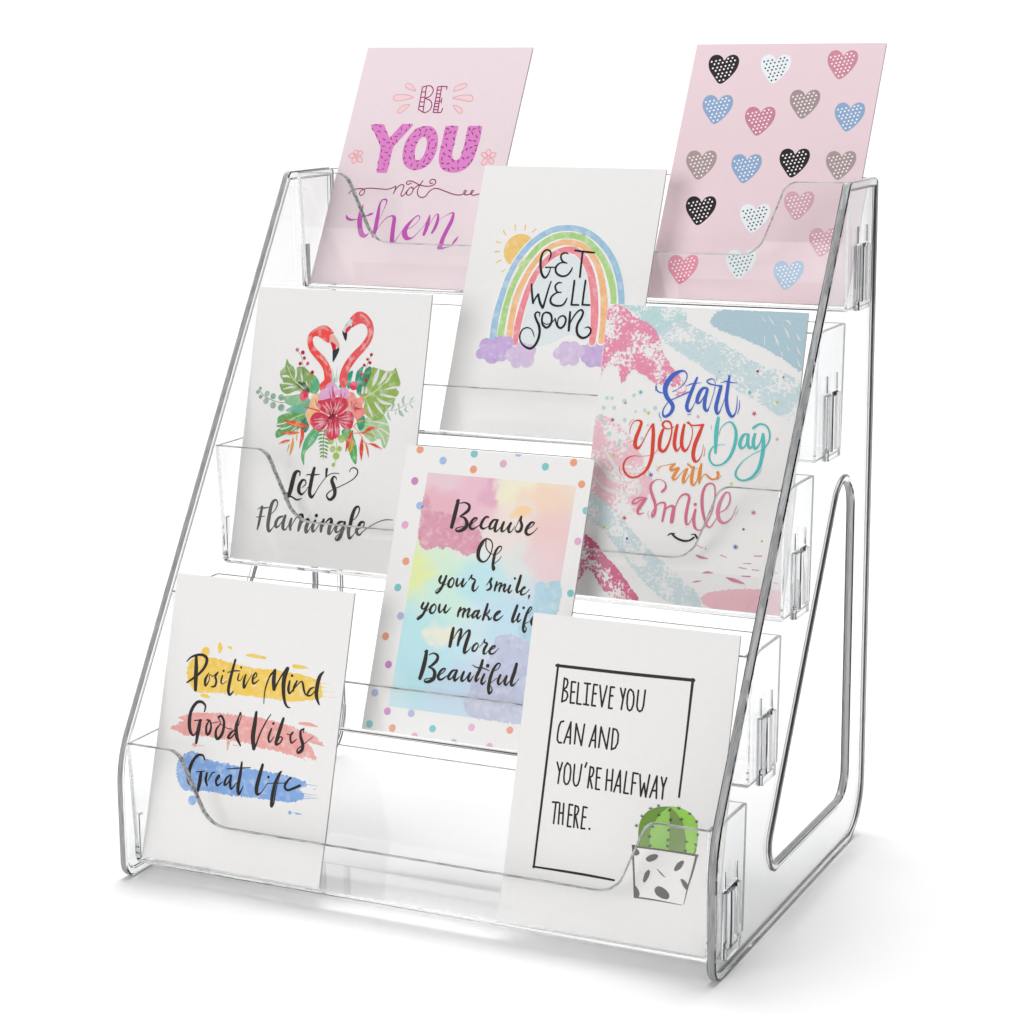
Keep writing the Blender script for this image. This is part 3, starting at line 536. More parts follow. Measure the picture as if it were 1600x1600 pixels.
  ('rainbow','F6F5F4','ink', 2, '', 0, ['s2184,5157,486 2160,6207,487 2275,7268,461 2502,8495,446 2971,9630,457 3700,10562,456 4603,11128,444 5520,11268,431 6483,11120,440 7392,10602,437 8181,9797,456 8713,8882,464 9029,7963,463 9176,7247,451 9303,6326,450 9358,5353,448','s2604,5312,485 2604,6231,465 2692,7288,433 3118,7257,432 3407,9383,445 4033,10257,444 4833,10766,454 5644,10876,463 6441,10723,440 7183,10226,448 7848,9521,446 8492,7626,453 8619,7840,442 8759,7071,420 9013,5334,418','s3116,5261,511 3085,6203,512 3164,7312,475 3428,8326,476 3869,9297,476 4457,10062,475 5113,10433,474 5710,10493,484 6395,10352,471 7019,9905,491 7585,9144,510 7959,8223,529 8196,7301,559 8343,6274,567 8374,5297,524','s3529,4919,375 3500,5754,494 3589,6807,463 3816,8028,464 4201,8995,442 4797,9707,464 5456,10051,484 6062,10049,483 6620,9678,502 7134,8915,511 7482,7993,530 7703,7017,549 7833,6092,526 7883,5167,462'], [('arc','A3C6DE','wash', 3, '', 0, ['s2184,5157,405 2160,6207,390 2275,7268,347 2502,8495,326 2971,9630,337 3700,10562,347 4603,11128,336 5519,11279,323 6483,11120,333 7392,10602,331 8181,9797,350 8713,8882,359 9029,7963,357 9176,7247,346 9303,6326,345 9358,5353,344'], []), ('arc','B0D689','wash', 3, '', 0, ['s2604,5312,404 2604,6231,357 2692,7288,325 2929,8303,325 3407,9383,336 4033,10257,336 4833,10766,346 5644,10876,355 6441,10723,332 7183,10226,341 7848,9521,340 8319,8656,349 8619,7840,337 8759,7071,315 9013,5334,313'], []), ('arc','F2BE8C','wash', 3, '', 0, ['s3116,5261,387 3085,6203,356 3164,7312,346 3428,8326,335 3869,9297,325 4457,10062,313 5113,10433,313 5710,10493,323 6395,10352,311 7019,9905,331 7585,9144,350 7959,8223,370 8196,7301,401 8343,6274,410 8374,5297,367'], []), ('arc','EE8F98','wash', 3, '', 0, ['s3529,4919,268 3500,5754,387 3589,6807,355 3816,8028,356 4201,8995,335 4797,9707,356 5456,10051,376 6062,10049,375 6620,9678,395 7134,8915,404 7482,7993,424 7703,7017,443 7833,6092,421 7883,5167,357'], [])]),
  ('cloud','D7C2E0','wash', 4, '', 0, ['c3596,4297,455','c3925,4629,374','c4437,4554,347','c4364,4031,400','c3780,3892,320','c3990,4268,427','c3312,4332,241'], []),
  ('cloud','C8AEDC','wash', 4, '', 0, ['c1651,4235,297','c1843,4718,378','c2336,4171,457','c2712,4872,430','c3099,4894,349','c2880,4255,376','c2482,4598,538','c2021,4361,431'], []),
  ('cloud','D7C2E0','wash', 4, '', 0, ['c6096,4496,317','c6430,4774,396','c6861,4799,395','c6708,4429,474','c6491,4106,264','c7021,4190,289','c7264,4668,316'], []),
  ('cloud','C8AEDC','wash', 4, '', 0, ['c7479,4680,342','c7926,4912,378','c8399,4990,393','c8031,4301,445','c8502,4381,470','c7692,4384,315'], []),
  ('lettering','2E3234','ink', 5, 'hand drawn words GET WELL SOON', 0, ['s4635,9447,40 4741,9669,89 4693,9944,97 4467,10046,105 4265,9887,114 4204,9527,138 4253,9133,138 4384,8743,137 4590,8524,129 4735,8641,97 4817,8881,73 4845,9080,56','s4553,9087,81 5068,9110,73','s5714,9868,56 5568,9921,97 5356,9833,105 5337,9655,105 5472,9455,105 5737,9356,56','s5735,9364,56 5395,9373,81 5176,9205,113 5145,8955,113 5298,8745,113 5605,8641,112 5878,8732,104 6042,8975,96 6073,9154,56','s6079,10073,105 6562,10021,120 7183,9988,104','s6527,9981,112 6553,9352,112 6593,8647,120','s3906,8148,97 4014,7660,121 4174,7117,121','s4170,7136,89 4283,7437,97 4386,7607,113','s4386,7607,121 4558,7175,137 4762,6891,137','s4791,6912,120 4860,7465,105 4941,8059,89 5004,8338,72','s5613,8287,56 5421,8278,96 5285,8107,104 5338,7921,104 5467,7778,96 5682,7772,56','s5681,7780,56 5394,7719,88 5181,7520,112 5140,7283,120 5297,7094,120 5598,7031,112 5875,7092,104 6006,7287,96 6061,7493,48','s6322,8430,112 6347,7812,112 6368,7141,112','s6363,7125,104 6771,7137,103','s6953,8459,112 6963,7803,111 6990,7172,111','s6980,7156,103 7400,7161,103','s4652,6414,40 4662,6591,80 4487,6641,96 4388,6499,113 4518,6231,128 4717,5928,144 4820,5582,144 4806,5191,144 4663,4832,136 4445,4663,136 4096,4760,112 3820,5018,88 3723,5326,88 3812,5644,80 4059,5775,72 4300,5710,56 4457,5523,56 4560,5294,32','s5023,6657,104 5263,6583,120 5393,6316,120 5366,6002,120 5169,5828,120 4936,5979,120 4828,6287,112 4862,6563,104 5023,6657,88','s4936,6097,40 5158,6011,56 5427,6123,56 5594,6347,56','s5582,6366,64 5645,6174,88 5787,5947,112 5977,5848,119 6147,6006,119 6202,6281,111 6107,6471,104 5936,6509,88 5774,6376,72 5745,6140,64 5831,5930,56','s6368,6738,112 6412,6253,135 6459,5742,127','s6431,6021,56 6567,6417,80 6791,6780,95 6987,6879,103 7105,6738,119 7050,6462,127 6918,6164,135 6890,5851,135 7012,5548,135 7276,5388,134 7547,5469,118 7693,5682,118 7681,5875,103 7508,5982,79 7328,5914,32','s3906,8148,89 3960,7894,105','s6322,8430,104 6347,8165,104'], []),
 ],
 [
  ('leaf','4FA88A','wash', 1, '', 0, ['b3758,10076 4028,10042 4256,9804 4396,9455 4206,9088 3869,9129 3714,9597'], []),
  ('leaf','6CB39A','wash', 1, '', 0, ['b3075,8489 3512,8752 3917,8715 3795,8055 3138,7957 2453,8065 2699,8258'], []),
  ('leaf','2E8670','wash', 1, '', 0, ['b3152,7838 3742,7933 3997,7356 3800,6989 3495,7206'], []),
  ('leaf','8DBD90','wash', 2, '', 0, ['b2230,8799 2822,8922 3348,9010 3804,8828 3411,8478 2756,8351 2400,8510'], []),
  ('leaf','6DA862','wash', 2, '', 0, ['b2023,7443 2037,7712 2535,7950 3131,8016 3666,8017 3756,7815 3453,7560 3428,7202 3051,7001 2413,6723 2058,6593 1983,6933 2291,7179 2023,7162'], [('slits','E4E2DE','ink', 3, '', 0, ['s1974,7291,89 2465,7410,63 3100,7716,25','s2302,7084,101 2757,7220,63 3187,7543,25','s2606,6794,88 2918,6992,50 3282,7312,25'], []), ('veins','CFE0B0','ink', 3, '', 0, ['s3606,7955,31 3093,7775,31 2521,7503,19'], [])]),
  ('leaf','86A860','wash', 2, '', 0, ['b2189,10836 2365,10604 2678,10410 2807,10177 2897,10439 3313,10442 3638,10237 4037,9971 3839,9663 3835,9127 3610,9055 2994,9170 2481,8962 2131,9063 2013,9206 1911,9488 2139,9560 1937,9832 1865,10147 2118,10412'], [('slits','E4E2DE','ink', 3, '', 0, ['s2830,10268,133 2865,9970,114 2807,9728,32','s2064,9898,133 2333,9912,114 2523,9844,32','s1975,9516,83 2381,9513,82 2753,9497,32','s3152,10104,63 3267,9812,101 3274,9633,32','s2180,9215,51 2572,9326,101 2904,9362,32','s3534,9706,50 3588,9530,82'], []), ('veins','CFE0B0','ink', 3, '', 0, ['s2265,10479,38 2719,9783,51 3446,9314,50'], [])]),
  ('leaf','4A6642','wash', 3, '', 0, ['b2948,9556 3267,9692 3665,9445 3786,9154 3463,9166 3143,9327'], []),
  ('leaf','5FB07A','wash', 3, '', 0, ['b3899,9726 4157,9799 4370,9394 4133,9143 3895,9190'], []),
  ('leaf','63B57E','wash', 2, '', 0, ['b4620,7247 4345,7330 4022,6973 3776,6514 3687,5917 3708,5624 3927,5238 3899,5755 3997,6056 4352,6421 4612,6863'], [('veins','A8D8A8','ink', 3, '', 0, ['s4558,7213,25 4165,6598,25 3819,5867,19'], [])]),
  ('leaf','57AE62','wash', 1, '', 0, ['b6000,7274 6516,7336 6756,6941 7002,6373 7055,5549 6757,5773 6524,6224 6336,6621 6069,6956'], [('veins','B8DC90','ink', 2, '', 0, ['s6341,7149,25 6757,6357,25 6996,5673,18'], [])]),
  ('leaf','2F9478','wash', 1, '', 0, ['b6555,9601 6466,9980 6545,10444 6858,10679 6846,10324 6860,9617 6847,9146 6656,9282'], []),
  ('leaf','259A7C','wash', 1, '', 0, ['b6001,9571 5937,10023 6037,10300 6286,10419 6238,9909 6197,9463'], []),
  ('leaf','2C9A80','wash', 2, '', 0, ['b5535,9504 5702,9892 5823,9520'], []),
  ('leaf','3F8A62','wash', 2, '', 0, ['b6831,9174 6811,9821 6998,10479 7327,10684 7387,9910 7326,9114'], []),
  ('leaf','93B458','wash', 3, '', 0, ['b8797,10729 8980,10346 9145,10003 9142,9799 8950,9613 9135,9507 9053,9251 8679,9149 8973,9107 8824,8818 8498,8449 8287,8029 7880,7917 7407,8093 7162,8430 7155,8899 6839,9104 7116,9543 7361,10262 7383,10646 7677,10631 8273,10515 8685,10577'], [('slits','E4E2DE','ink', 4, '', 0, ['s7813,10579,111 7722,10222,222 7606,9804,129 7555,9684,37','s8319,10499,92 8179,10187,203 7989,9854,92 7935,9763,37','s8574,10413,55 8449,10084,110 8279,9870,37','s9129,9740,73 8720,9659,128 8281,9548,37','s8965,9176,73 8512,9209,128 8052,9289,37','s8748,8814,92 8294,8846,147 7883,9057,37','s8322,8293,92 7999,8596,147 7742,8873,37','s7729,8112,74 7497,8449,111 7368,8735,37','s6980,9594,93 6980,9300,130','s7213,9548,92 7206,9313,111'], []), ('veins','CFE0B0','ink', 4, '', 0, ['s7106,9043,62 7893,9556,55 8789,10511,37','s7174,9017,37 7632,8399,31 8127,8019,24','s7465,9327,31 8415,8912,31 8850,9053,18','s7406,9265,31 7529,9918,31 7593,10509,18'], [])]),
  ('leaf','A8CB90','wash', 2, '', 0, ['b7168,7903 7854,8149 8399,8181 8746,7649 8834,7074 8618,6468 8308,6953 8091,6881 7812,6775 7394,7040 6962,7422'], [('slits','E4E2DE','ink', 3, '', 0, ['s8705,7734,97 8149,7816,73 7568,7810,25','s8803,7246,97 8315,7477,73 7851,7594,24','s8655,6714,85 8382,7161,73 8062,7432,24','s8125,6865,73 7966,7135,49 7677,7408,24'], []), ('veins','CFE0B0','ink', 3, '', 0, ['s7259,7674,31 7985,7544,31 8649,6772,24'], [])]),
  ('leaf','3B9C7A','wash', 3, '', 0, ['b6813,7881 7210,8110 7343,7621 7040,7310'], []),
  ('fern','6E9E50','ink', 3, '', 0, ['s4952,7238,50 4954,6531,43 5065,5687,37','s4916,7147,37 4694,7122,100 4518,7040,19','s4916,7147,37 5139,7102,99 5330,7044,19','s4938,6960,37 4729,6935,100 4566,6854,19','s4938,6960,37 5147,6915,99 5325,6855,19','s4959,6773,37 4757,6748,99 4621,6669,19','s4959,6773,37 5162,6727,99 5314,6666,19','s4981,6586,37 4792,6562,99 4669,6483,19','s4981,6586,37 5171,6540,99 5310,6478,19','s5003,6399,37 4827,6376,99 4724,6299,19','s5003,6399,37 5179,6352,99 5298,6289,19','s5024,6213,37 4855,6190,99 4772,6113,19','s5024,6213,37 5194,6165,99 5294,6101,19','s5046,6026,37 4890,6004,99 4820,5929,19','s5046,6026,37 5203,5978,99 5289,5913,19','s5067,5840,37 4918,5818,99 4874,5744,19','s5067,5840,37 5218,5791,99 5278,5725,19'], []),
  ('sprig','A6C45E','wash', 3, '', 0, ['s5656,6841,31 5797,6293,31 5790,5444,25','c5562,6231,173 5957,6274,148 5805,5884,197 6020,6806,210 5417,6632,173 5702,5408,111'], []),
  ('sprig','8DB09A','wash', 2, '', 0, ['c740,9167,96 614,8967,115 815,8720,115 1201,8909,153 1168,8511,166 1588,8793,165 1640,8316,178 2086,8761,177 2166,8209,202'], [('stem','6A5850','ink', 3, '', 0, ['s702,9086,26 1011,8791,32 1511,8591,32 1996,8498,25 2471,8484,25'], [])]),
  ('sprig','A9C4BA','wash', 2, '', 0, ['s8466,8448,31 8974,8506,30 9581,8804,30 10126,9067,24','s8594,8455,37 8657,8167,134 8842,7946,24','s8785,8466,37 8891,8793,159 8804,9004,24','s9222,8579,36 9374,8356,194 9581,8211,24','s9251,8610,36 9184,8810,122 9188,8897,24','s9521,8771,36 9412,9073,146 9497,9293,24','s9651,8749,36 9609,8544,97 9822,8458,24','s9825,8905,36 9927,9143,85 10029,9265,24','s9829,8876,30 10038,8702,73','s9098,8543,30 9059,8308,61'], []),
  ('berries','BE1E42','wash', 5, '', 1, ['c2774,11357,102 3127,11224,114 3255,10936,95 3043,10626,101 3502,10661,95 3837,10199,107 7276,11319,93 7069,11073,80 7245,10893,93 6916,10747,87 6820,10264,87 7120,9973,93'], [('stem','6A4A48','ink', 4, '', 0, ['s2806,11317,19 3079,10999,19 3222,10527,19 3319,10053,19','s3505,10631,19 3313,10442,19','s7263,11260,19 7102,10838,19 7011,10480,19 6875,10237,19'], [])]),
  ('berry_bud','E4365C','wash', 5, '', 0, ['c3478,8928,264'], []),
  ('berry_bud','E4365C','wash', 5, '', 0, ['c6420,9635,235'], []),
  ('flamingo','EE4E4A','wash', 4, 'left flamingo bending its head right', 0, ['s4617,9475,532 4830,9783,469 4795,10168,469 4644,10532,439 4355,10875,440 4005,11157,409 3688,11441,373 3527,11734,341 3489,12002,329 3596,12232,316 3780,12375,316 4007,12430,379','b3455,12286 3698,12507 4011,12685 4306,12733 4583,12640 4803,12464 4906,12319 4671,12225 4684,11825 4473,11866 4191,12003 3977,12114 3774,12135 3650,12054'], [('plumage','E98E86','wash', 5, '', 0, ['s3552,12320,63 3768,12479,114 4055,12597,158 4321,12608,177 4535,12482,94','s4027,11113,63 4310,10977,126 4536,10750,94','s4639,10428,44 4733,10194,75'], []), ('beak','E6B3A4','ink', 6, '', 0, ['b4677,12174 4895,12244 5118,12030 5300,11770 5301,11585 5167,11600 4979,11800 4739,11863','s4778,12104,25 4993,11964,19 5182,11764,16'], []), ('beak','DC1840','ink', 7, '', 0, ['b4733,11863 4942,11828 5096,11701 5100,11462 4950,11420 4826,11688'], []), ('beak','2E4248','ink', 8, '', 0, ['b4935,11431 5114,11487 5287,11590 5322,11458 5223,11170 5061,10850 5000,10868 4966,11158'], [])]),
  ('flamingo','E9595E','wash', 4, 'right taller flamingo bending its head left', 0, ['s5890,9455,155 5775,9804,466 5757,10188,467 5884,10579,467 6099,10946,467 6385,11315,435 6707,11656,404 6961,12023,388 7084,12384,366 7053,12724,379 6865,13028,435 6583,13209,561','b5777,13156 6015,13440 6330,13566 6669,13466 6959,13210 6898,12881 6531,12940 6245,12859 5938,12715 5944,12960 5904,13107'], [('plumage','E99A94','wash', 5, '', 0, ['s6382,13395,125 6660,13257,125 6953,12972,93','s7025,12619,155 7074,12324,124 6938,11933,93 6623,11534,81','s6271,11161,62 6047,10824,124 5891,10461,62'], []), ('beak','D6DADA','ink', 6, '', 0, ['b5906,13093 5887,12823 5699,12735 5564,12616 5506,12458 5403,12490 5468,12672 5609,12946 5758,13087'], []), ('beak','E0304E','ink', 7, '', 0, ['b5857,12792 5908,12690 5745,12475 5674,12376 5571,12407 5584,12581 5701,12717'], []), ('beak','2E4248','ink', 8, '', 0, ['b5390,12489 5539,12400 5692,12389 5700,12085 5669,11977 5579,12050 5453,12283','s5769,13138,25 5849,13159,44','s5560,12795,31 5652,12858,13','s5933,12706,44 6023,12784,31'], [])]),
  ('grass_tuft','8FC2A8','ink', 3, '', 0, ['s5120,9790,50 5112,10146,31 5005,10497,13','s5317,9801,50 5309,10156,31 5327,10573,12','s5225,9737,87 5218,9973,62','s5382,9804,37 5440,10163,12'], []),
  ('flower','F0BC8C','wash', 5, 'peach hibiscus at the left of the bouquet', 0, ['b3891,8654 4016,9006 4271,9103 4590,8931 4672,8225 4436,7974 4295,7759 4014,7890 3669,7988 3833,8294','b3679,8018 4205,7961 4213,7606 3991,7403 3843,7643'], [('stamen','DE5A40','ink', 6, '', 0, ['s3561,8338,50 3967,8290,63 4511,8186,87','s4175,8789,25 4348,8443,63'], [])]),
  ('flower','EE9284','wash', 5, 'coral hibiscus at the right of the bouquet', 0, ['b6111,9181 6428,9270 6689,8990 7032,9127 7142,8839 7026,8598 7329,8322 7149,8077 6814,7870 6528,8099 6202,8374'], [('centre','C43850','wash', 6, '', 0, ['s6482,8508,247 6848,8441,86 7107,8456,18','s6449,8506,124 6384,8796,49','s6482,8508,86 6735,8287,37','s6478,8537,74 6715,8756,31'], [])]),
  ('flower','E0A8CE','wash', 6, 'lilac pink blossoms above the red hibiscus', 0, ['b4396,8891 4457,9220 4700,9412 4880,9689 5191,9747 5449,9512 5541,9280 5323,8883 4835,8815 4576,8764','b5482,9218 5747,9498 6082,9440 6233,9141 6074,8926 5750,8890'], [('stamen','CE3A74','wash', 7, '', 0, ['s5330,8825,187 5240,9204,112 5147,9555,25','s5123,8902,62 5016,9251,19','s5783,8892,137 5698,9229,50 5724,9408,19','s5875,8944,50 5972,9245,19'], [])]),
  ('flower','D43C54','wash', 8, 'big red hibiscus in the middle of the bouquet', 0, [], [('petal','D43C54','wash', 9, '', 0, ['b4414,8735 4720,8787 5072,8888 5292,8785 5381,8233 5305,7996 4959,8069 4576,8232 4374,8406 4362,8615'], []), ('petal','D43C54','wash', 9, '', 0, ['b5292,8785 5478,8969 5735,8984 6052,8920 6211,8698 6180,8465 5828,8167 5559,8035 5320,8090'], []), ('petal','D43C54','wash', 9, '', 0, ['b4004,7663 4195,8035 4537,8125 4912,8031 5141,7848 5075,7519 4849,7227 4470,7129 4182,7325'], []), ('petal','D43C54','wash', 9, '', 0, ['b5636,8039 6073,8274 6354,8290 6589,8073 6631,7707 6557,7403 6338,7302 6073,7373 5842,7589 5634,7831'], []), ('petal','D43C54','wash', 9, '', 0, ['b5063,7843 5333,7975 5706,7882 5801,7541 5866,7198 5844,6897 5624,6791 5480,6694 5268,6745 5038,6938 4978,7189 5111,7382'], []), ('petal_wash','E8A6B2','wash', 10, '', 0, ['s4994,7769,15 4656,7772,64 4299,7704,15','s5002,7700,15 4646,7632,83 4264,7562,15','s5010,7631,15 4688,7495,73 4365,7360,15','s4966,7559,15 4704,7357,54 4508,7252,10','s5757,7885,15 6079,7996,63 6403,8085,15','s5790,7817,15 6123,7837,83 6480,7859,15','s5801,7726,15 6141,7677,73 6453,7650,15','s5834,7658,15 6108,7513,53 6325,7412,10','s5270,7624,15 5261,7253,59 5241,6974,15','s5398,7632,15 5420,7217,88 5434,6871,15','s5527,7639,15 5620,7275,68 5677,7002,15','s5160,8127,12 4873,8366,69 4616,8560,15','s5232,8178,12 5015,8490,73 4836,8689,15','s5304,8228,12 5190,8546,54 5114,8751,12','s5572,8151,12 5748,8416,63 5978,8661,15','s5487,8216,12 5601,8570,73 5701,8831,15','s5433,8236,12 5447,8561,49 5472,8795,12'], []), ('petal_edge','B82840','ink', 11, '', 0, ['s5141,7848,64 4965,8023,20 4659,8190,10','s5100,7752,64 4796,7688,20 4400,7733,7','s5156,7710,49 4817,7503,15','s5406,7794,122 5450,7403,39 5464,7173,10','s5760,7862,49 6023,7808,15 6335,7781,7','s5721,7975,39 5992,8084,12 6293,8148,7','s5165,8081,34 5025,8398,10','s5525,8102,34 5668,8435,10','s5116,7383,20 5055,7240,10'], []), ('centre','7C2434','wash', 12, '', 0, ['b5092,7821 5222,8038 5369,8116 5536,8010 5449,7866 5228,7760'], []), ('stamen','F3D4C8','ink', 13, '', 0, ['s5268,8087,29 5360,8417,20','s5436,8097,24 5573,8360,15','s4582,8186,34 4799,8106,44 4994,7990,15','s5736,8069,19 5979,8199,29 6188,8396,19'], [])]),
  ('heliconia','E4583C','wash', 9, '', 0, ['s2414,7556,32 3000,7425,252 3541,7375,226 3980,7325,31','s2362,6868,32 2928,6904,189 3403,6963,63','s2264,6285,25 2582,6436,138 2920,6530,38','s3511,7178,63 3636,6860,213 3542,6132,25','s2903,6279,50 2815,5889,19','s3700,7160,50 3696,6627,88'], [('bract','EBA43C','ink', 10, '', 0, ['s3090,6677,38 3089,6232,163 3002,5724,25','s3303,7135,25 3306,6543,50','s2660,7464,25 3143,7351,50 3683,7307,25','s2656,6382,25 2879,6479,38','s2602,6824,25 3066,6871,50'], [])]),
  ('heliconia','E0463A','wash', 9, '', 0, ['s8147,7542,24 7672,7454,184 7251,7159,49','s6733,7144,37 7376,7202,49 8025,7069,24','s6665,7286,49 6478,6806,234 6351,6143,25','s7246,6972,49 7272,6391,233 7342,5766,24','s7440,6751,37 7632,6356,110 7748,5957,18','s7695,6663,37 8023,6615,134 8482,6424,24'], [('bract','EAA84A','ink', 10, '', 0, ['s6691,7522,37 7130,7082,37 7432,6704,31 7763,6633,31','s6646,7051,25 6595,6638,74 6485,6163,18','s7504,6639,18 7677,6243,49','s8033,6528,24 8362,6463,37','s7304,7852,31 6923,7771,74 6632,7460,31','s6776,6767,61 6692,6352,135 6596,6054,25'], [])]),
  ('lettering','453D37','ink', 4, "brush script words Let's Flamingle", 0, ['s3027,3402,78 2964,3581,100 3068,3710,78 3344,3741,56','s3743,4689,56 3732,4883,100 3562,4913,156 3421,4745,234 3346,4372,256 3290,4000,267 3204,3573,223','s3159,3596,122 3417,3526,89 3729,3403,100 3996,3502,44','s3975,4077,44 4159,4273,67 4107,4469,78 3930,4456,144 3784,4193,200 3779,3879,200 3959,3709,133 4149,3854,55 4324,4128,39','s4576,5152,166 4514,4770,210 4458,4243,221 4448,3824,210 4591,3615,177 4758,3795,66 4990,4230,44 5343,4725,44 5669,4947,50 6104,4978,38','s4136,4717,44 4217,4791,55 4513,4781,89 4929,4852,44','s5335,5153,154 5339,4767,99','s6700,5108,38 6795,5297,55 7022,5339,71 7204,5160,71 7077,4850,60 6704,4563,49 6211,4294,49 5769,4079,55 5515,3852,77 5535,3671,99 5740,3567,154 5949,3781,197 5957,4067,219 5826,4343,231 5711,4585,198 5804,4790,110 5942,4758,66 5985,4641,44','s1419,2726,45 1528,2814,56 1828,2826,84 2119,2902,45','s1671,2877,157 1627,2400,168 1583,1976,146 1526,1656,90','s1380,2302,45 1646,2349,62 1910,2396,34','s2240,2501,39 2493,2784,61 2609,3108,73 2520,3301,100 2347,3245,156 2230,2973,201 2175,2444,223 2155,1917,212 2263,1622,167 2445,1794,61 2590,2083,39','s3007,2483,89 2780,2387,145 2639,2166,189 2635,1904,178 2790,1906,100 2994,2195,50 3136,2494,111','s3157,2522,156 3083,2149,200 3095,1847,189 3257,1787,89 3404,2045,44','s3553,2386,144 3501,2079,188 3563,1812,133','s3532,1873,44 3741,2307,61 3943,2594,100 4145,2642,144 4168,2445,199 4094,2075,210 4048,1811,143','s4077,1969,44 4274,2298,66 4510,2447,121 4569,2295,198 4497,2004,220 4526,1757,176 4666,1872,66 4843,2214,38','s4969,2395,143 4887,2087,198 4929,1831,143 5091,1948,60 5351,2384,38','s5473,2488,142 5415,2182,197 5416,1871,142','s5427,1976,44 5617,2354,66 5826,2568,120 5949,2510,175 5907,2170,219 5890,1807,186 6026,1844,76 6241,2249,44','s6650,2479,87 6424,2430,153 6305,2203,174 6305,1945,163 6467,1948,76 6655,2231,49 6738,2470,120','s6757,2456,141 6696,2080,207 6593,1711,207 6441,1518,163 6317,1585,82 6440,1775,49 6759,2034,38 7086,2462,38','s7118,2537,38 7382,2754,49 7537,3117,70 7478,3339,98 7291,3252,163 7159,2891,206 7096,2422,217 7062,2007,206 7159,1666,163 7347,1835,60 7525,2148,38','s7610,2155,43 7875,2357,65 7900,2549,86 7712,2533,152 7593,2308,195 7542,2047,184 7710,1881,130 7916,2088,59 8221,2334,43 8649,2599,43 9086,2777,48 9565,2811,32','c5007,2668,99'], []),
 ],
 [
  ('brush_swash','BFDCDD','brush', 1, 'mint swash at the top edge', 0, ['r859,14626 2557,14631 4006,14558 4304,14075 3789,13748 3342,13501 2860,13213 2198,13680 1486,14188'], []),
  ('brush_swash','CBDDE1','brush', 2, 'pale blue swash running down to the right', 0, ['r2965,13332 3328,13614 3918,13982 4831,13642 5662,13263 7063,12578 8280,12006 9455,11697 10579,11025 10303,9342 8889,9911 7282,10662 6050,11299 5214,11778 4120,12362 3265,12852'], []),
  ('brush_swash','B2CCD6','ink', 3, 'dusty blue swash in the top right corner', 0, ['r5568,14052 6057,14564 7995,14604 10668,14600 10647,11831 9385,12356 8183,12892 6580,13417 5764,13720'], []),
  ('flecks','E6E6E4','ink', 4, '', 1, ['s8139,14347,23 8317,14130,45 8363,14057,15','s8484,14361,23 8749,14036,53 8796,13948,15','s9380,14212,45 9539,14144,90 9668,14000,23','s8885,13482,30 9053,13192,105 9172,12938,22','s8402,13348,45 8450,12904,30','s9381,13839,30 9567,13512,90 9661,13346,22','s10017,13569,30 10130,13352,90 10237,13268,30','s10081,12943,30 10220,12692,74 10307,12585,22','s9312,12685,30 9411,12468,60','s9587,12957,30 9724,12742,52','s10142,12356,30 10325,12035,59 10408,11966,22'], []),
  ('brush_swash','EA92AF','brush', 5, 'rose swash in the top left corner', 0, ['r-22,14204 455,14595 1052,14402 1506,14035 2448,13615 2964,13028 3258,12283 3777,11631 4361,11062 4706,10484 4145,10267 3703,10653 3061,10731 2375,11108 1700,11375 1232,10670 890,11409 307,11532 69,10911 -7,10756 23,11822 -15,12970'], []),
  ('brush_swash','EFC3CC','brush', 2, 'blush swash along the left edge', 0, ['r-49,8868 670,8911 1535,8442 2361,7606 2946,6764 3437,5997 3306,5212 2939,4441 1892,4072 836,4280 211,5328 16,6417 -11,7452'], []),
  ('flecks','E6E4E2','ink', 3, '', 1, ['s547,7488,77 1123,6787,168 1685,6165,197 1871,5959,45','s232,6875,61 799,6250,168 1499,5786,197 2145,5686,75','s187,6060,61 832,5446,152 1578,5208,196 2378,5122,105','s2593,5864,75 2806,5443,150 2766,5150,60','s943,7514,31 1152,7158,61'], []),
  ('paint_drops','BDDEDC','ink', 6, '', 1, ['c403,9382,101 520,9878,93 792,9893,85 962,9415,93 1473,9781,116 1598,8855,92 1949,10108,92 2137,9297,69 2600,9398,92 3135,9541,107 862,8103,115 1466,7770,107 569,8591,93 281,8925,139 2626,7992,91 2853,8671,61 1418,7545,92 3529,8934,61'], []),
  ('brush_swash','CCDDE0','brush', 4, 'pale blue swash in the lower left', 0, ['r223,5061 1247,4555 1950,4029 2840,3237 3794,2461 4796,1840 5635,1213 6375,723 6615,-16 5174,57 4030,650 3083,1409 2009,2454 1016,3378 250,3752 -69,4309'], []),
  ('brush_swash','D9658C','brush', 5, 'deep rose swash in the bottom left corner', 0, ['r9,2937 627,2771 1350,2113 2144,1469 2776,818 3421,34 2028,46 1237,680 605,1264 -16,639 -23,1782'], []),
  ('brush_swash','F0BDC5','ink', 4, 'blush swash in the bottom right corner', 0, ['r6639,401 7043,784 8060,1014 9155,1148 10624,1110 10752,-102 8931,-140 7128,67'], []),
  ('dashes','D27A98','ink', 5, '', 1, ['s6157,2519,58 6394,2434,145 6776,2396,43','s6598,1682,43 6817,1736,130 7118,1727,36','s6130,1187,36 6312,1238,86 6569,1296,29','s7809,1580,43 8230,1479,185 8761,1367,43','s8578,2341,29 8984,2355,57','s8611,1720,57 9016,1735,71','s8417,2118,57 8792,2082,36','s9127,2735,57 9493,2766,57','s7425,2626,58 7737,2526,29','s6018,3035,29 6452,2895,44','s9089,2073,43 9422,2067,43','s9903,2040,35 10161,2028,57','s9918,1560,35 10252,1521,56'], []),
  ('star_mark','3CB8B8','ink', 9, '', 0, ['s2175,10301,32 2395,10252,32','s2247,10377,32 2323,10176,32','s2357,10352,32 2213,10201,32'], []),
  ('star_mark','9A3A5A','ink', 9, '', 0, ['s869,8837,28 1059,8796,28','s930,8902,28 997,8731,28','s1025,8882,28 902,8752,28'], []),
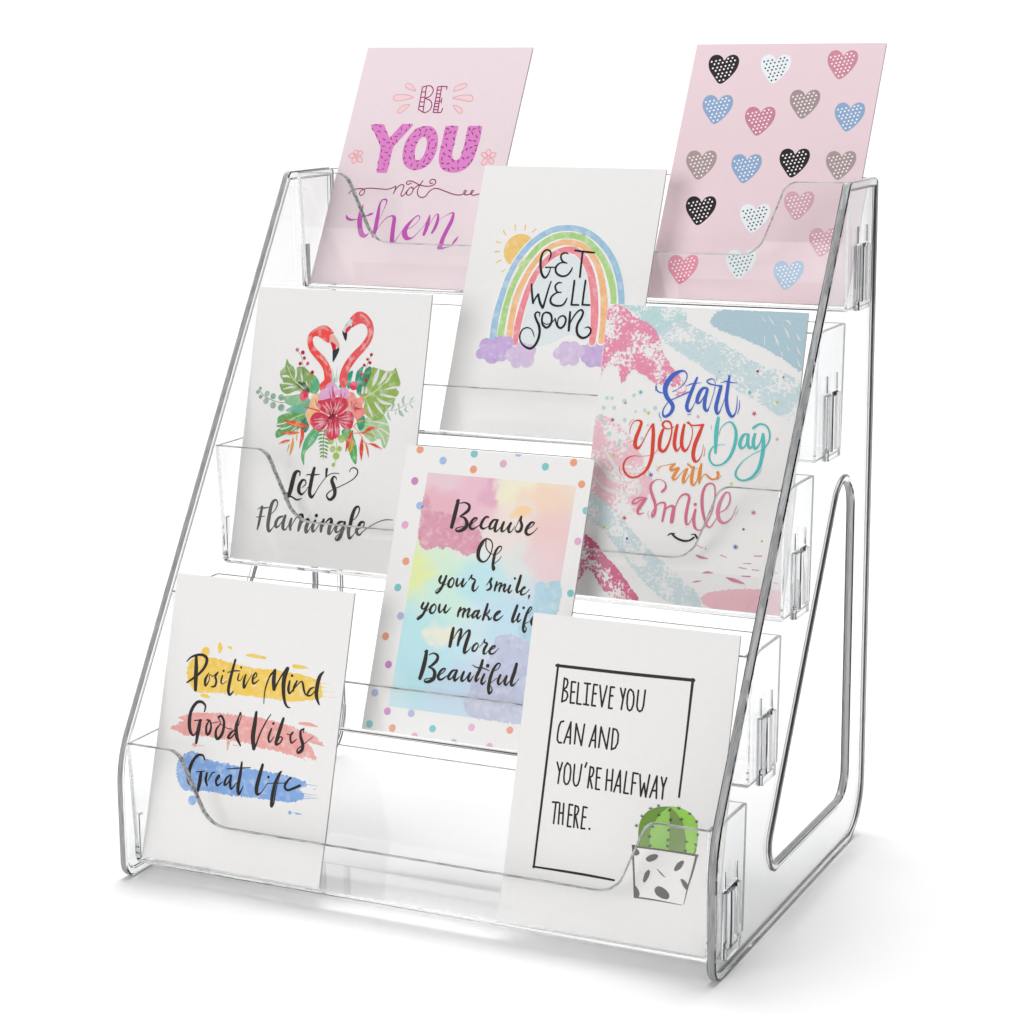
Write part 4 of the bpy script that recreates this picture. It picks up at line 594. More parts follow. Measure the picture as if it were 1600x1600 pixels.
  ('star_mark','CFCF3C','ink', 9, '', 0, ['s2713,9299,30 2915,9255,30','s2779,9369,30 2849,9185,30','s2880,9346,30 2747,9208,30'], []),
  ('star_mark','58C0C0','ink', 9, '', 0, ['s7857,10626,29 8052,10581,29','s7922,10695,29 7987,10512,29','s8019,10672,29 7889,10536,29'], []),
  ('star_mark','E0A0B8','ink', 9, '', 0, ['s5357,9274,25 5525,9236,25','s5413,9332,25 5469,9178,25','s5497,9313,25 5385,9196,25'], []),
  ('star_mark','E0A0B4','ink', 9, '', 0, ['s9511,8440,26 9688,8400,26','s9570,8502,26 9628,8338,26','s9659,8483,26 9540,8357,26'], []),
  ('star_mark','2C5CB0','ink', 9, '', 0, ['s3199,6245,34 3429,6197,34','s3275,6324,34 3354,6117,34','s3390,6300,34 3239,6141,34'], []),
  ('star_mark','C42A22','ink', 9, '', 0, ['s8192,9611,33 8415,9560,33','s8267,9690,33 8340,9481,33','s8378,9664,33 8229,9507,33'], []),
  ('star_mark','C07090','ink', 9, '', 0, ['s1478,9710,19 1603,9681,18','s1519,9753,19 1563,9638,18','s1582,9738,19 1499,9653,19'], []),
  ('star_mark','C83028','ink', 9, '', 0, ['s2060,4012,34 2291,3966,34','s2136,4091,34 2215,3887,34','s2251,4068,34 2100,3910,34'], []),
  ('star_mark','3448A0','ink', 9, '', 0, ['s7989,3116,39 8252,3063,39','s8077,3209,39 8164,2970,39','s8208,3182,39 8032,2997,39'], []),
  ('star_mark','D04A40','ink', 9, '', 0, ['s8721,4835,35 8955,4786,35','s8800,4918,35 8876,4703,35','s8916,4893,35 8760,4728,35'], []),
  ('star_mark','D4DC58','ink', 9, '', 0, ['s7446,6116,26 7625,6079,26','s7506,6179,26 7565,6016,26','s7595,6161,26 7476,6035,26'], []),
  ('dot_marks','A4202C','ink', 9, '', 1, ['c8243,11650,67 9581,11432,45 6296,11520,30','c8431,3970,65'], []),
  ('dot_marks','D4CE34','ink', 9, '', 1, ['c9401,10210,66 1209,7029,61','c1149,3447,75 6607,2866,51 9416,3475,64'], []),
  ('dot_marks','2C3C90','ink', 9, '', 0, ['c2437,2983,59'], []),
  ('lettering','4466C4','ink', 10, 'blue brush word Start', 0, ['s3969,10395,31 4290,10588,36 4569,10905,46 4636,11262,57 4448,11454,83 4189,11400,166 3895,11198,238 3624,10804,269 3574,10448,248 3713,10104,217 3956,9866,206 4082,9623,195 3972,9316,164 3729,9142,133 3589,9244,92 3609,9545,57 3844,9910,46 4241,10133,57 4739,10387,62 4961,10514,31','s3503,10293,41 3228,10354,67 3059,10547,57 3089,10725,21','s5172,11164,103 5020,10678,164 4871,10169,184 4795,9714,184 4939,9483,143 5099,9682,46 5232,10014,36','s4655,10719,31 4946,10850,67 5411,10925,20','s5758,10668,92 5548,10667,143 5370,10397,194 5298,9993,174 5437,9926,92 5613,10210,46 5758,10578,71','s5775,10609,143 5703,10115,183 5725,9718,173 5874,9562,122 5976,9807,36 6120,10488,31 6145,10939,31 6016,11143,46 5810,11112,77 5691,11005,56 5889,10891,87 6209,10843,56 6473,10817,122','s6460,10796,163 6377,10303,183 6316,9752,193 6435,9452,121 6566,9667,46 6712,10197,30','s6830,11336,112 6811,10825,163 6808,10178,182 6953,9640,182 7186,9367,141 7345,9564,65 7377,9962,45 7342,10406,15','s6428,10979,25 6704,11069,66 6996,11025,56 7292,11026,20','s3432,10845,21 3460,11049,26 3583,11131,21','s3386,9332,26 3438,9135,41 3542,9031,21','s4869,9329,20 4976,9316,41 5098,9393,15','s7480,10191,20 7512,9821,45 7456,9497,20','s6165,11216,26 6224,11069,15','s3116,10600,41 3075,10421,52'], []),
  ('lettering','E04432','ink', 10, 'red brush word your', 0, ['s1962,8169,26 1952,8443,36 2095,8778,47 2325,8867,83 2508,8778,144 2437,8423,175 2310,7966,196 2314,7617,195 2491,7489,133 2691,7791,56 2891,8302,46 3094,8704,82','s3137,8706,144 3210,8222,184 3245,7628,194 3252,7083,183 3066,6478,153 2738,6150,112 2330,6018,102 1969,6205,102 1817,6541,103 1919,6895,77 2241,7080,46 2718,7107,26 3186,7178,26 3430,7342,25 3602,7651,20','s4265,8676,36 4015,8561,56 3802,8573,77 3631,8746,113 3758,8919,87 4001,8884,102 4139,8628,77 4142,8181,82 4021,7678,122 3842,7429,153 3625,7553,183 3588,8047,194 3689,8501,133','s4413,8759,143 4365,8294,183 4375,7800,183 4528,7499,122 4664,7670,46 4778,8024,30','s4775,8806,132 4731,8317,173 4750,7824,183 4944,7526,142 5126,7750,66 5243,8251,46 5215,8645,36 5030,8871,66 4894,8913,51 4976,8968,46 5153,8814,66 5456,8823,81 5764,8867,111','s5731,8840,132 5589,8371,192 5441,7869,202 5407,7375,192 5522,7078,161 5678,7074,90 5846,7404,35 5881,7897,20','s1868,8589,21 1935,8769,26 2092,8924,21','s5974,7339,30 5981,7756,20','s1641,6578,15 1621,6329,26 1787,6093,20'], []),
  ('lettering','55C2BF','ink', 10, 'turquoise brush word Day', 0, ['s6499,9257,141 6473,8821,202 6484,8329,201 6545,7548,120','s6621,8436,25 6710,8786,35 6940,9037,55 7194,9077,91 7434,8782,130 7510,8345,160 7443,7803,160 7244,7302,130 6919,6997,90 6538,6947,85 6287,7189,95 6247,7528,95 6392,7832,65 6654,7937,35 7012,7970,20','s8074,8576,70 7877,8505,140 7746,8164,180 7803,7885,149 8001,7946,90 8162,8337,70','s8115,8530,150 8139,8092,159 8289,7892,119 8398,8060,40','s8456,8590,129 8407,8206,159 8545,7884,139 8746,8141,64 8866,8577,129','s8862,8616,129 8944,8095,188 8932,7512,178 8818,6924,158 8512,6478,128 8074,6302,94 7734,6471,104 7722,6800,84 8018,7256,45 8486,7628,35 8965,7902,54 9181,8256,74 9204,8647,84 8997,9015,85 8631,9090,100 8347,8887,140','s6180,8877,15 6216,8657,20','s8977,6959,20 8850,6637,20 8478,6331,15'], []),
  ('lettering','EA9140','ink', 10, 'orange brush word with', 0, ['s3662,6405,31 3761,6642,31 4026,6746,31 4519,6866,62','s4530,6854,71 4325,6646,160 4387,6520,124 4737,6674,107 4586,6405,160 4482,6139,151 4627,6085,80 4825,6335,40 5027,6565,40','s5027,6565,44 5189,6662,89 5058,6309,168 5055,5965,132 5181,6060,49 5326,6370,40','s5183,6899,89 5433,6730,97','s5507,6761,133 5462,6380,168 5486,5996,159 5615,5877,88 5760,6187,48 5772,6573,40','s5887,6946,106 5854,6536,185 5884,6024,114','s5902,6068,40 6006,6332,40 6149,6471,66 6323,6346,97 6518,6240,88 6737,6299,88 6816,6475,140 6771,6591,149','s6790,6238,35 6982,6452,26','s3524,6677,18 3586,6630,18','s3575,6464,22 3663,6609,22 3755,6693,18','s5507,6684,35 5733,6708,26'], []),
  ('lettering','D9738E','ink', 10, 'pink brush words a Smile', 0, ['s3225,5050,62 2898,5069,76 2591,4926,89 2521,4749,98 2706,4762,76 2960,4953,67 3204,5036,107','s3184,5013,142 2953,4652,178 2835,4386,160 2924,4243,98 3180,4335,35','s4007,5447,133 4166,5644,124 4111,5898,58 3840,6029,40 3570,5967,58 3380,5716,125 3413,5460,142 3563,5127,160 3721,4796,150 3753,4371,132 3643,4158,115 3599,4316,66 3703,4581,49 3859,4806,66 4076,4908,97 4246,4836,115 4232,4408,132 4192,4000,105','s4213,4193,31 4301,4584,57 4509,4761,106 4696,4733,167 4697,4358,211 4680,4017,202','s4732,4446,48 4850,4966,57 5034,5321,88 5297,5418,114 5452,5267,140 5414,4838,149 5386,4327,157 5464,3952,122 5614,4027,48 5763,4398,39','s5841,4693,122 5801,4274,166 5906,3860,139 6096,3715,61 6313,3787,74 6538,4163,69 6737,4769,70 6769,5450,65 6692,5912,74 6496,6038,79 6239,5913,114 6117,5487,149 6166,4895,157 6349,4317,130 6572,3955,113 6752,3957,82 6938,4287,48 7132,4664,39','s7109,4671,48 7401,4862,78 7580,5256,95 7515,5623,87 7310,5650,113 7099,5220,174 7024,4707,208 7162,4296,173 7442,4200,112 7759,4477,47 7959,5073,30','s3422,4431,18 3385,4257,22 3487,4116,18','s8076,4914,17 7945,4609,26','c5800,4953,87'], []),
  ('smile_mark','3E3A34','ink', 10, '', 0, ['s4555,3309,35 4636,3395,70 4767,3440,79 4950,3438,26','s4769,3423,96 5020,3241,105 5397,3137,113 5709,3179,95 5916,3335,104','s5764,3470,35 5896,3501,61','s5965,3486,95 6107,3321,113'], []),
 ],
 [
  ('watercolour_panel','E0E0E0','panel', 1, '', 0, ['p1418,13293 9727,13248 9493,1293 1301,1314'], []),
  ('paint_bloom','DDA0B2','wash', 2, 'dusky pink bloom at the upper left', 0, ['r1420,12114 1744,11949 2000,11401 2691,11315 3655,11112 4582,10770 4936,10475 5033,10023 4849,9501 4478,9302 4181,9257 3899,9415 3586,9452 3145,9626 2920,9448 2541,9545 2113,9330 1723,9472 1447,9898 1422,10836'], []),
  ('paint_bloom','C5CBE1','wash', 2, 'lavender bloom at the lower right', 0, ['r6643,5347 7384,5606 7985,5496 8764,5451 9343,5428 9662,1431 8659,1298 7511,1284 6244,1308 5775,1464 5439,1988 5640,2539 5604,3326 6289,3936 6559,4673'], []),
  ('paint_bloom','B9D9E6','wash', 3, 'sky blue bloom at the right', 0, ['r8373,8244 8886,8365 9681,8327 9686,6605 8879,5332 8399,5322 7985,5496 7765,5958 8097,6613 8368,7352'], []),
  ('dot','EFA482','ink', 2, '', 0, ['c765,14438,206'], []),
  ('dot','EFA482','ink', 2, '', 0, ['c3955,13641,200'], []),
  ('dot','EFA482','ink', 2, '', 0, ['c9379,14403,192'], []),
  ('dot','EFA482','ink', 2, '', 0, ['c9978,13354,191'], []),
  ('dot','EFA482','ink', 2, '', 0, ['c969,8654,200'], []),
  ('dot','EFA482','ink', 2, '', 0, ['c497,4750,197'], []),
  ('dot','EFA482','ink', 2, '', 0, ['c1724,250,192'], []),
  ('dot','EFA482','ink', 2, '', 0, ['c8156,951,183'], []),
  ('dot','EFA482','ink', 2, '', 0, ['c10512,4215,182'], []),
  ('dot','A9C1E6','ink', 2, '', 0, ['c2167,13965,203'], []),
  ('dot','A9C1E6','ink', 2, '', 0, ['c1253,11556,202'], []),
  ('dot','A9C1E6','ink', 2, '', 0, ['c6321,14670,197'], []),
  ('dot','84CACE','ink', 2, '', 0, ['c3867,14443,201'], []),
  ('dot','84CACE','ink', 2, '', 0, ['c7887,14080,194'], []),
  ('dot','84CACE','ink', 2, '', 0, ['c747,7283,199'], []),
  ('dot','84CACE','ink', 2, '', 0, ['c406,289,194'], []),
  ('dot','84CACE','ink', 2, '', 0, ['c3961,495,188'], []),
  ('dot','84CACE','ink', 2, '', 0, ['c10422,12067,189'], []),
  ('dot','84CACE','ink', 2, '', 0, ['c10258,7934,185'], []),
  ('dot','84CACE','ink', 2, '', 0, ['c10043,1030,180'], []),
  ('dot','E6B2CF','ink', 2, '', 0, ['c5562,14056,198'], []),
  ('dot','E6B2CF','ink', 2, '', 0, ['c587,10503,202'], []),
  ('dot','E6B2CF','ink', 2, '', 0, ['c10226,10515,188'], []),
  ('dot','E6B2CF','ink', 2, '', 0, ['c6075,828,186'], []),
  ('dot','E6B2CF','ink', 2, '', 0, ['c3028,-8,189'], []),
  ('dot','E6B2CF','ink', 2, '', 0, ['c7203,21,183'], []),
  ('dot','E6B2CF','ink', 2, '', 0, ['c10340,2753,181'], []),
  ('dot','CD8CC4','ink', 2, '', 0, ['c747,12798,204'], []),
  ('dot','CD8CC4','ink', 2, '', 0, ['c912,3357,196'], []),
  ('dot','CD8CC4','ink', 2, '', 0, ['c1302,1046,193'], []),
  ('dot','B5BCE2','ink', 2, '', 0, ['c1163,5865,197'], []),
  ('dot','B5BCE2','ink', 2, '', 0, ['c434,1881,195'], []),
  ('dot','B5BCE2','ink', 2, '', 0, ['c2653,1104,191'], []),
  ('dot','B5BCE2','ink', 2, '', 0, ['c10218,6159,184'], []),
  ('dot','B5BCE2','ink', 2, '', 0, ['c5236,-43,186'], []),
  ('lettering','423B37','ink', 5, 'brush script word Because', 0, ['s3381,11994,173 3341,11588,219 3296,11103,227 3245,10628,200','s3279,11969,64 3386,12021,91','s3500,11863,50 3778,11920,82 4036,11808,136 4032,11555,172 3786,11318,127 3606,11194,50 3863,11150,118 4041,10947,190 4039,10686,208 3787,10483,172 3545,10449,109 3510,10568,68 3709,10659,50 3984,10725,41 4197,10873,41','s4280,10806,41 4503,11028,50 4597,11174,77 4453,11180,117 4299,10968,162 4259,10704,162 4416,10618,117 4646,10745,58 4860,10936,40','s5192,11292,99 5072,11300,108 4918,11097,153 4856,10819,162 4996,10688,116 5194,10774,49 5339,10889,36','s5654,11200,80 5496,11161,125 5357,10925,152 5368,10719,125 5526,10759,67 5651,10993,49 5723,11206,89','s5727,11184,134 5649,10864,170 5690,10618,143 5802,10648,67 5955,10855,40','s6091,11107,134 6025,10852,160 6059,10649,133 6213,10705,58 6395,11012,49 6465,11095,115','s6488,11096,133 6400,10840,160 6456,10640,133 6587,10693,58 6729,10962,31','s6748,10784,31 6870,11179,40 7003,11499,97 6993,11275,133 7102,11027,159 7052,10767,159 6878,10697,106 6794,10788,49','s7365,10827,40 7633,11020,48 7763,11219,75 7600,11231,123 7429,11003,167 7363,10751,167 7502,10601,132 7738,10706,57 7981,10994,31'], []),
  ('lettering','423B37','ink', 5, 'brush script word Of', 0, ['s5312,10212,80 5552,10125,71 5675,9836,62 5611,9403,71 5443,9098,80 5219,9035,115 4991,9219,187 4945,9600,205 5064,9954,196 5215,10173,98 5312,10212,71','s5267,10143,71 5331,9763,58 5611,9489,49 5896,9463,40','s5903,9421,31 6142,9664,49 6177,9872,58 6026,9859,97 5882,9598,142 5846,9254,159 5856,8915,159 5920,8674,123 5992,8800,57 5888,8952,40 6126,9195,40 6242,9396,31'], []),
  ('lettering','423B37','ink', 5, 'brush script words your smile', 0, ['s3085,8089,126 3027,7878,144 3135,7726,81 3293,7912,40 3371,8147,90','s3376,8117,126 3294,7775,143 3166,7421,143 2987,7219,116 2913,7310,49 3118,7501,40 3503,7753,36','s3733,8066,89 3583,7889,134 3579,7641,143 3731,7592,98 3839,7786,71 3826,7998,71 3733,8066,54','s4020,8051,107 4002,7802,143 4073,7668,107 4210,7830,49 4359,8062,89','s4359,8062,116 4312,7789,142 4379,7677,98 4567,7950,40','s4639,8025,40 4797,8339,89 4764,8174,98 5008,8070,97 4944,7809,159 4963,7565,141 5104,7558,75 5249,7805,31','s5671,7880,31 5907,8275,114 5858,8067,114 5939,7864,132 5874,7697,123 5721,7640,66','s6216,8094,114 6174,7845,131 6158,7662,105','s6181,7803,39 6363,8045,79 6480,8035,114 6415,7784,131 6415,7646,96','s6446,7821,39 6643,8030,87 6698,7972,122 6649,7766,131 6713,7654,96 6829,7792,39','s6970,7999,113 6905,7749,131 6973,7617,96 7107,7777,39','s7458,8529,139 7409,8176,165 7350,7835,156 7420,7683,104 7558,7822,39','s7596,7809,39 7800,7963,74 7727,7989,104 7610,7777,130 7639,7600,113 7853,7684,48 8044,7912,30','s8077,7594,112 8056,7438,43','c7162,8370,65'], []),
  ('lettering','423B37','ink', 5, 'brush script words you make life', 0, ['s2336,6654,126 2264,6441,144 2379,6334,81 2512,6531,40 2604,6681,90','s2608,6660,126 2518,6361,143 2367,6005,143 2164,5800,116 2118,5872,49 2366,6090,40 2697,6380,36','s2959,6654,89 2805,6497,134 2778,6248,143 2934,6179,98 3066,6376,71 3056,6566,71 2959,6654,54','s3267,6664,107 3246,6437,143 3324,6262,107 3463,6417,49 3607,6678,89','s3611,6657,116 3557,6427,142 3654,6276,107 3907,6590,31','s4436,6615,124 4368,6384,132 4356,6181,106','s4375,6343,40 4562,6565,79 4700,6579,123 4636,6328,132 4640,6169,97','s4675,6374,40 4881,6619,79 4957,6585,123 4889,6355,132 4920,6177,97 5078,6341,40','s5404,6568,79 5259,6511,123 5156,6299,140 5198,6186,105 5339,6318,57 5478,6597,88','s5485,6556,123 5408,6325,140 5480,6174,105 5635,6358,39','s5896,6955,122 5845,6623,157 5761,6162,131','s5825,6328,39 6011,6548,87 6058,6679,61','s5903,6419,48 6051,6310,105 6105,6178,104 6243,6318,39','s6408,6381,39 6607,6569,56 6658,6678,74 6515,6622,122 6386,6429,148 6396,6230,139 6581,6228,95 6837,6484,30','s7515,7038,138 7441,6706,164 7366,6324,155 7410,6192,103 7566,6354,39','s7701,6650,112 7628,6394,129 7698,6244,95 7834,6383,39','s8033,6561,39 8214,6787,47 8325,6997,64 8221,7028,86 8096,6733,129 8027,6312,154 8019,5940,146 8113,5773,111 8197,5959,56 8053,6150,39 8329,6345,30','s8397,6344,38 8593,6529,56 8641,6658,73 8514,6604,111 8398,6393,137 8451,6201,128 8591,6175,94 8905,6406,30','c7877,6967,73'], []),
  ('lettering','423B37','ink', 5, 'brush script word More', 0, ['s4220,5560,150 4200,5189,202 4178,4650,176','s4169,5529,62 4236,5604,79','s4312,5034,40 4479,5421,66 4654,5574,114 4676,5367,158 4627,5027,166 4607,4741,122','s4649,4904,39 4868,5338,66 5101,5560,114 5141,5376,175 5061,4950,201 5010,4570,192 5041,4395,139 5244,4563,48 5353,4742,30','s5630,4964,87 5480,4810,122 5449,4586,130 5592,4561,95 5718,4775,69 5716,4920,56 5630,4964,56','s5801,4776,30 5986,5045,48 6027,5216,95 6030,5059,87 6203,4987,121 6094,4734,156 6088,4494,130 6224,4510,56 6332,4687,30','s6393,4678,39 6620,4827,56 6671,4936,73 6526,4899,112 6401,4687,138 6426,4533,121 6629,4556,73 6869,4843,26'], []),
  ('lettering','423B37','ink', 5, 'brush script word Beautiful', 0, ['s2938,4258,177 2930,3830,230 2880,3322,238 2799,2882,202','s2825,4228,62 2940,4300,97','s3110,4093,49 3328,4202,79 3582,4106,141 3578,3863,176 3344,3585,132 3164,3481,48 3420,3428,123 3572,3238,193 3554,2945,210 3305,2757,166 3079,2750,97 3097,2860,57 3410,2960,48 3757,3127,39','s3849,3138,39 4050,3328,57 4136,3504,74 3965,3463,122 3819,3226,157 3812,3005,157 3987,2943,113 4316,3202,39','s4673,3506,78 4510,3424,131 4369,3167,157 4396,3013,122 4568,3096,65 4765,3517,87','s4772,3476,139 4696,3165,165 4752,2974,130 4968,3206,39','s5169,3462,130 5090,3172,164 5143,3001,130 5307,3124,56 5517,3462,104','s5520,3442,138 5460,3175,164 5554,3030,112 5731,3339,39','s6092,4148,147 6032,3737,181 5882,3267,172 5915,3074,120 6068,3257,39','s5587,3862,39 5834,3767,65 6201,3770,65 6538,3674,39','s6297,3473,120 6202,3142,146 6276,2975,111 6447,3180,39','s6643,3646,39 6972,3808,47 7090,4059,64 6936,4082,103 6758,3782,154 6652,3319,180 6643,2828,171 6733,2563,128 6858,2773,64 6699,3039,38 7001,3362,38','s7176,3538,119 7096,3251,153 7173,3065,111 7346,3249,47 7516,3538,102','s7523,3498,128 7465,3214,153 7556,3071,102 7701,3292,38','s7954,4177,153 7912,3797,195 7813,3297,186 7891,3092,127 8067,3255,38 8201,3486,25','c6415,3918,99'], []),
 ],
 [
  ('brush_bar','F4CE5E','wash', 1, 'yellow paint bar behind Positive Mind', 0, ['r1317,9502 1356,10092 1744,10481 2560,10535 3584,10422 5098,10303 6330,10312 7551,10310 8348,10246 8968,10121 9202,9942 9342,9494 9267,9253 8634,9049 7630,8877 5922,8855 4688,8839 3446,8797 2075,8688 1591,8949','c2271,10779,242','s3053,11263,172 3114,11057,298 3095,10843,115','s3567,11186,57 3732,11125,160','s4735,10882,102 5199,10892,192 5810,10855,124','s7536,10641,190 7929,10649,189 8384,10644,33','s2336,8549,115 2589,8548,195 2872,8508,46','s9108,9972,22 9764,9997,11','s9194,9786,28 9551,9802,11','s9222,9583,22 9992,9632,11','s9223,9351,44 9610,9371,11','s9734,9335,16 10202,9401,11'], []),
  ('brush_bar','EDA9A4','wash', 1, 'coral pink paint bar behind Good Vibes', 0, ['r1113,7254 1559,7468 2229,7655 3100,7735 4214,7819 5451,7839 6687,7784 7617,7666 8544,7524 9293,7310 9763,6935 9283,6950 8857,6998 9207,6633 9419,6175 8899,6260 8732,6162 8371,6166 7507,6285 6278,6359 5396,6505 4408,6483 3467,6520 2526,6506 1652,6422 1317,6539 726,6650 894,6803 1352,6939 1117,7016 1478,7156','s8244,7857,100 8735,7882,187 9295,7823,66','s2220,6020,171 2364,5986,148','s2504,6020,34 2910,6041,23','s4263,6413,203 4264,6021,68','s4560,6294,45 4994,6297,22','s9217,6993,66 9792,6939,16','s8732,6162,44 8808,6044,16'], []),
  ('brush_bar','86ACE2','wash', 1, 'blue paint bar behind Great Life', 0, ['r1435,4576 1469,5107 1850,5525 2339,5641 3003,5413 4267,5318 5515,5249 6744,5231 7964,5189 9008,5032 9027,4810 8669,4670 8968,4455 8904,4141 8141,3922 7243,3859 6024,3845 4802,3780 3557,3790 2625,3730 2068,3654 1625,4076','c2603,3242,250 8310,3405,99','s8481,3429,27 8660,3434,33','s8663,3414,88 8961,3425,44','s8963,4924,33 9739,4928,11','s8908,4457,33 9686,4452,11','s8915,4193,55 9849,4348,11','s9497,4742,33 9615,4748,22','s8986,4330,27 9460,4360,11'], []),
  ('lettering','423B3B','ink', 3, 'brush words Positive Mind', 0, ['s1219,10156,58 1439,10394,98 1796,10556,127 2174,10582,150 2410,10396,184 2325,9989,161 2005,9581,138 1666,9303,127 1378,9094,81','s1750,10445,173 1826,9932,230 1880,9354,242 1947,8779,184','s2618,9720,52 2461,9368,161 2507,9056,103 2686,9341,63 2675,9631,52 2856,9599,34','s2862,9563,34 3168,9836,80 3027,9592,126 3120,9392,126 3084,9124,126 2875,9046,69','s3442,9682,91 3405,9372,103 3515,9264,51 3737,9463,34','s4095,10569,125 4011,10074,159 3917,9431,182 3905,8956,171 4025,8771,125 4211,8993,51','s3726,9884,51 4145,10010,74 4451,10045,51','s4410,9899,68 4374,9590,91 4533,9566,45 4681,9835,34','s4815,9893,91 4749,9580,147 4799,9230,136 4970,9554,51 5162,9943,40','s5249,9680,40 5463,9914,68 5380,10062,79 5245,9795,124 5318,9500,113 5624,9734,39','s6266,10111,67 6123,9687,90 6038,9208,73 6059,8585,45','s6465,10311,135 6196,9957,79','s6483,10313,157 6471,9832,236 6554,9373,202','s6572,9375,112 6860,10023,84 7163,10474,168','s7193,10478,201 7066,9953,246 7110,9334,212 7253,8832,156 7440,8585,106 7613,8564,44','s7399,9877,100 7377,9469,156 7497,9260,100 7669,9555,39','s7817,9925,100 7692,9610,134 7664,9373,61','s7729,9562,50 8030,9924,72 8159,9862,111 8279,9523,122 8431,9293,61 8546,9555,50','s8840,9734,50 8628,9616,111 8491,9300,111 8728,9328,72 8931,9600,50','s9268,10558,77 9077,10288,199 8999,9763,221 9032,9303,199 9235,8915,77','c3480,9935,63 4488,10223,62 7494,10158,72'], []),
  ('lettering','423B3B','ink', 3, 'brush words Good Vibes', 0, ['s2637,7758,80 2656,8050,114 2398,8219,149 2095,8130,172 1844,7687,195 1817,7103,218 1949,6644,183 2181,6489,97 2379,6856,40','s2102,7233,57 2546,7309,69','s2456,7277,171 2407,6755,229 2375,6119,148','s2842,7351,86 3035,7322,103 3145,7005,125 3067,6680,159 2925,6662,148 2859,7022,125 2961,7313,74 2850,7378,51','s3054,7193,40 3415,7301,40 3546,7343,34','s3501,7563,114 3675,7658,125 3876,7358,147 3859,6832,170 3657,6503,170 3502,6577,182 3468,6940,125 3668,7280,62 3520,7524,51','s3670,7269,40 4070,7094,40 4396,7082,40','s4572,7068,51 4361,6895,136 4213,6626,147 4397,6649,96 4658,6985,62','s4769,7939,124 4718,7776,85 4621,7241,203 4726,6732,203 5002,6325,79','s4767,7949,90 4840,7791,51 4736,7308,51','s5692,8093,146 5681,7529,236 5667,6851,258 5798,6281,201','s5856,6304,95 6056,7056,84 6330,7714,73 6550,8104,45','s6683,7384,100 6571,6966,134 6669,6704,84 6871,7004,39','s7300,7978,145 7206,7563,200 7103,7085,200 7041,6663,156 7271,6755,83 7374,7016,83 7218,7048,61 7127,6829,50','s7616,7243,50 7860,7232,50 7959,7389,77 7819,7175,122 7927,6839,100 8197,7069,39','s8531,7615,77 8378,7503,122 8408,7198,166 8575,6860,187 8558,6550,187 8349,6404,132 8314,6569,72 8634,6867,44 9087,7284,33','s8539,7642,66 8540,7421,39','c6753,7662,73'], []),
  ('lettering','38332F','ink', 3, 'brush words Great Life', 0, ['s3015,5336,80 2858,5541,114 2550,5501,148 2274,5108,182 2165,4569,205 2265,4110,182 2508,3960,85','s2610,4670,63 3049,4765,62','s2877,4653,170 2859,4138,216 2785,3502,91','s3234,4701,113 3206,4342,159 3338,4083,96','s3336,4307,51 3541,4742,85 3691,4788,62','s3793,4307,40 4000,4595,73 3954,4693,90 3819,4425,135 3920,4162,113 4229,4386,39','s4595,4779,79 4391,4554,135 4343,4246,135 4541,4377,73 4668,4788,84','s4675,4737,124 4665,4383,157 4768,4096,112 5027,4442,45','s5201,5503,112 5193,4921,179 5149,4241,202 5260,3905,134 5444,4333,45','s4367,5060,39 4970,5177,67 5752,5316,39','s6425,5540,156 6328,5021,212 6234,4389,223 6314,4050,167 6539,4183,61 6835,4677,39','s6838,4652,39 7181,4724,50 7776,4804,39','s7547,5354,83 7427,5219,100 7260,4683,177 7196,4058,199 7206,3557,133 7328,3769,83 7362,4389,61 7455,5018,50 7547,5354,50','s7777,4794,39 8152,5137,110 7992,4987,121 7839,4659,143 8014,4488,121 8356,4627,132 8691,4811,132','c6840,4986,72'], []),
 ],
 [
  ('drawn_frame','3E3831','ink', 1, '', 0, ['s1505,12245,147 5136,12270,156 8457,12333,153','s8407,12370,142 8397,9466,109 8366,6941,108','s1582,12297,113 1555,7402,123 1514,2683,111','s1475,2709,89 3815,2728,121 5640,2697,98'], []),
  ('lettering','363130','ink', 1, 'narrow capitals BELIEVE YOU', 0, ['l1979,11692,94 1984,11132,94 1983,10573,94','l1979,11692,94 2138,11641,94 2184,11476,94 2139,11284,94 1998,11160,94','l1998,11160,94 2194,11051,94 2253,10872,94 2186,10677,94 1983,10573,94','l2376,11568,94 2422,10574,94 2624,10588,94','l2376,11568,94 2581,11566,94','l2399,11092,94 2573,11102,94','l2728,11557,94 2760,10578,94 2976,10572,94','l3194,11560,94 3235,10594,94','l3047,11574,94 3337,11577,94','l3107,10594,94 3364,10583,93','l3523,11572,94 3527,10582,93 3712,10584,93','l3523,11572,94 3698,11567,94','l3521,11148,94 3683,11152,93','l3833,11557,93 4047,10588,93 4189,11573,93','l4382,11554,93 4395,10567,93 4568,10568,93','l4382,11554,93 4567,11555,93','l4389,11147,93 4539,11150,93','l4889,11551,93 5068,11056,93 5130,11554,93','l5068,11056,93 5038,10578,93','l5388,11559,93 5527,11454,93 5602,11226,93 5609,10859,92 5547,10631,92 5458,10567,92 5356,10644,93 5292,10873,93 5267,11291,93 5310,11496,93 5388,11559,93','l5789,11554,93 5791,11092,92 5795,10829,92 5863,10654,92 5969,10588,92 6073,10664,92 6121,10870,92 6126,11595,92'], []),
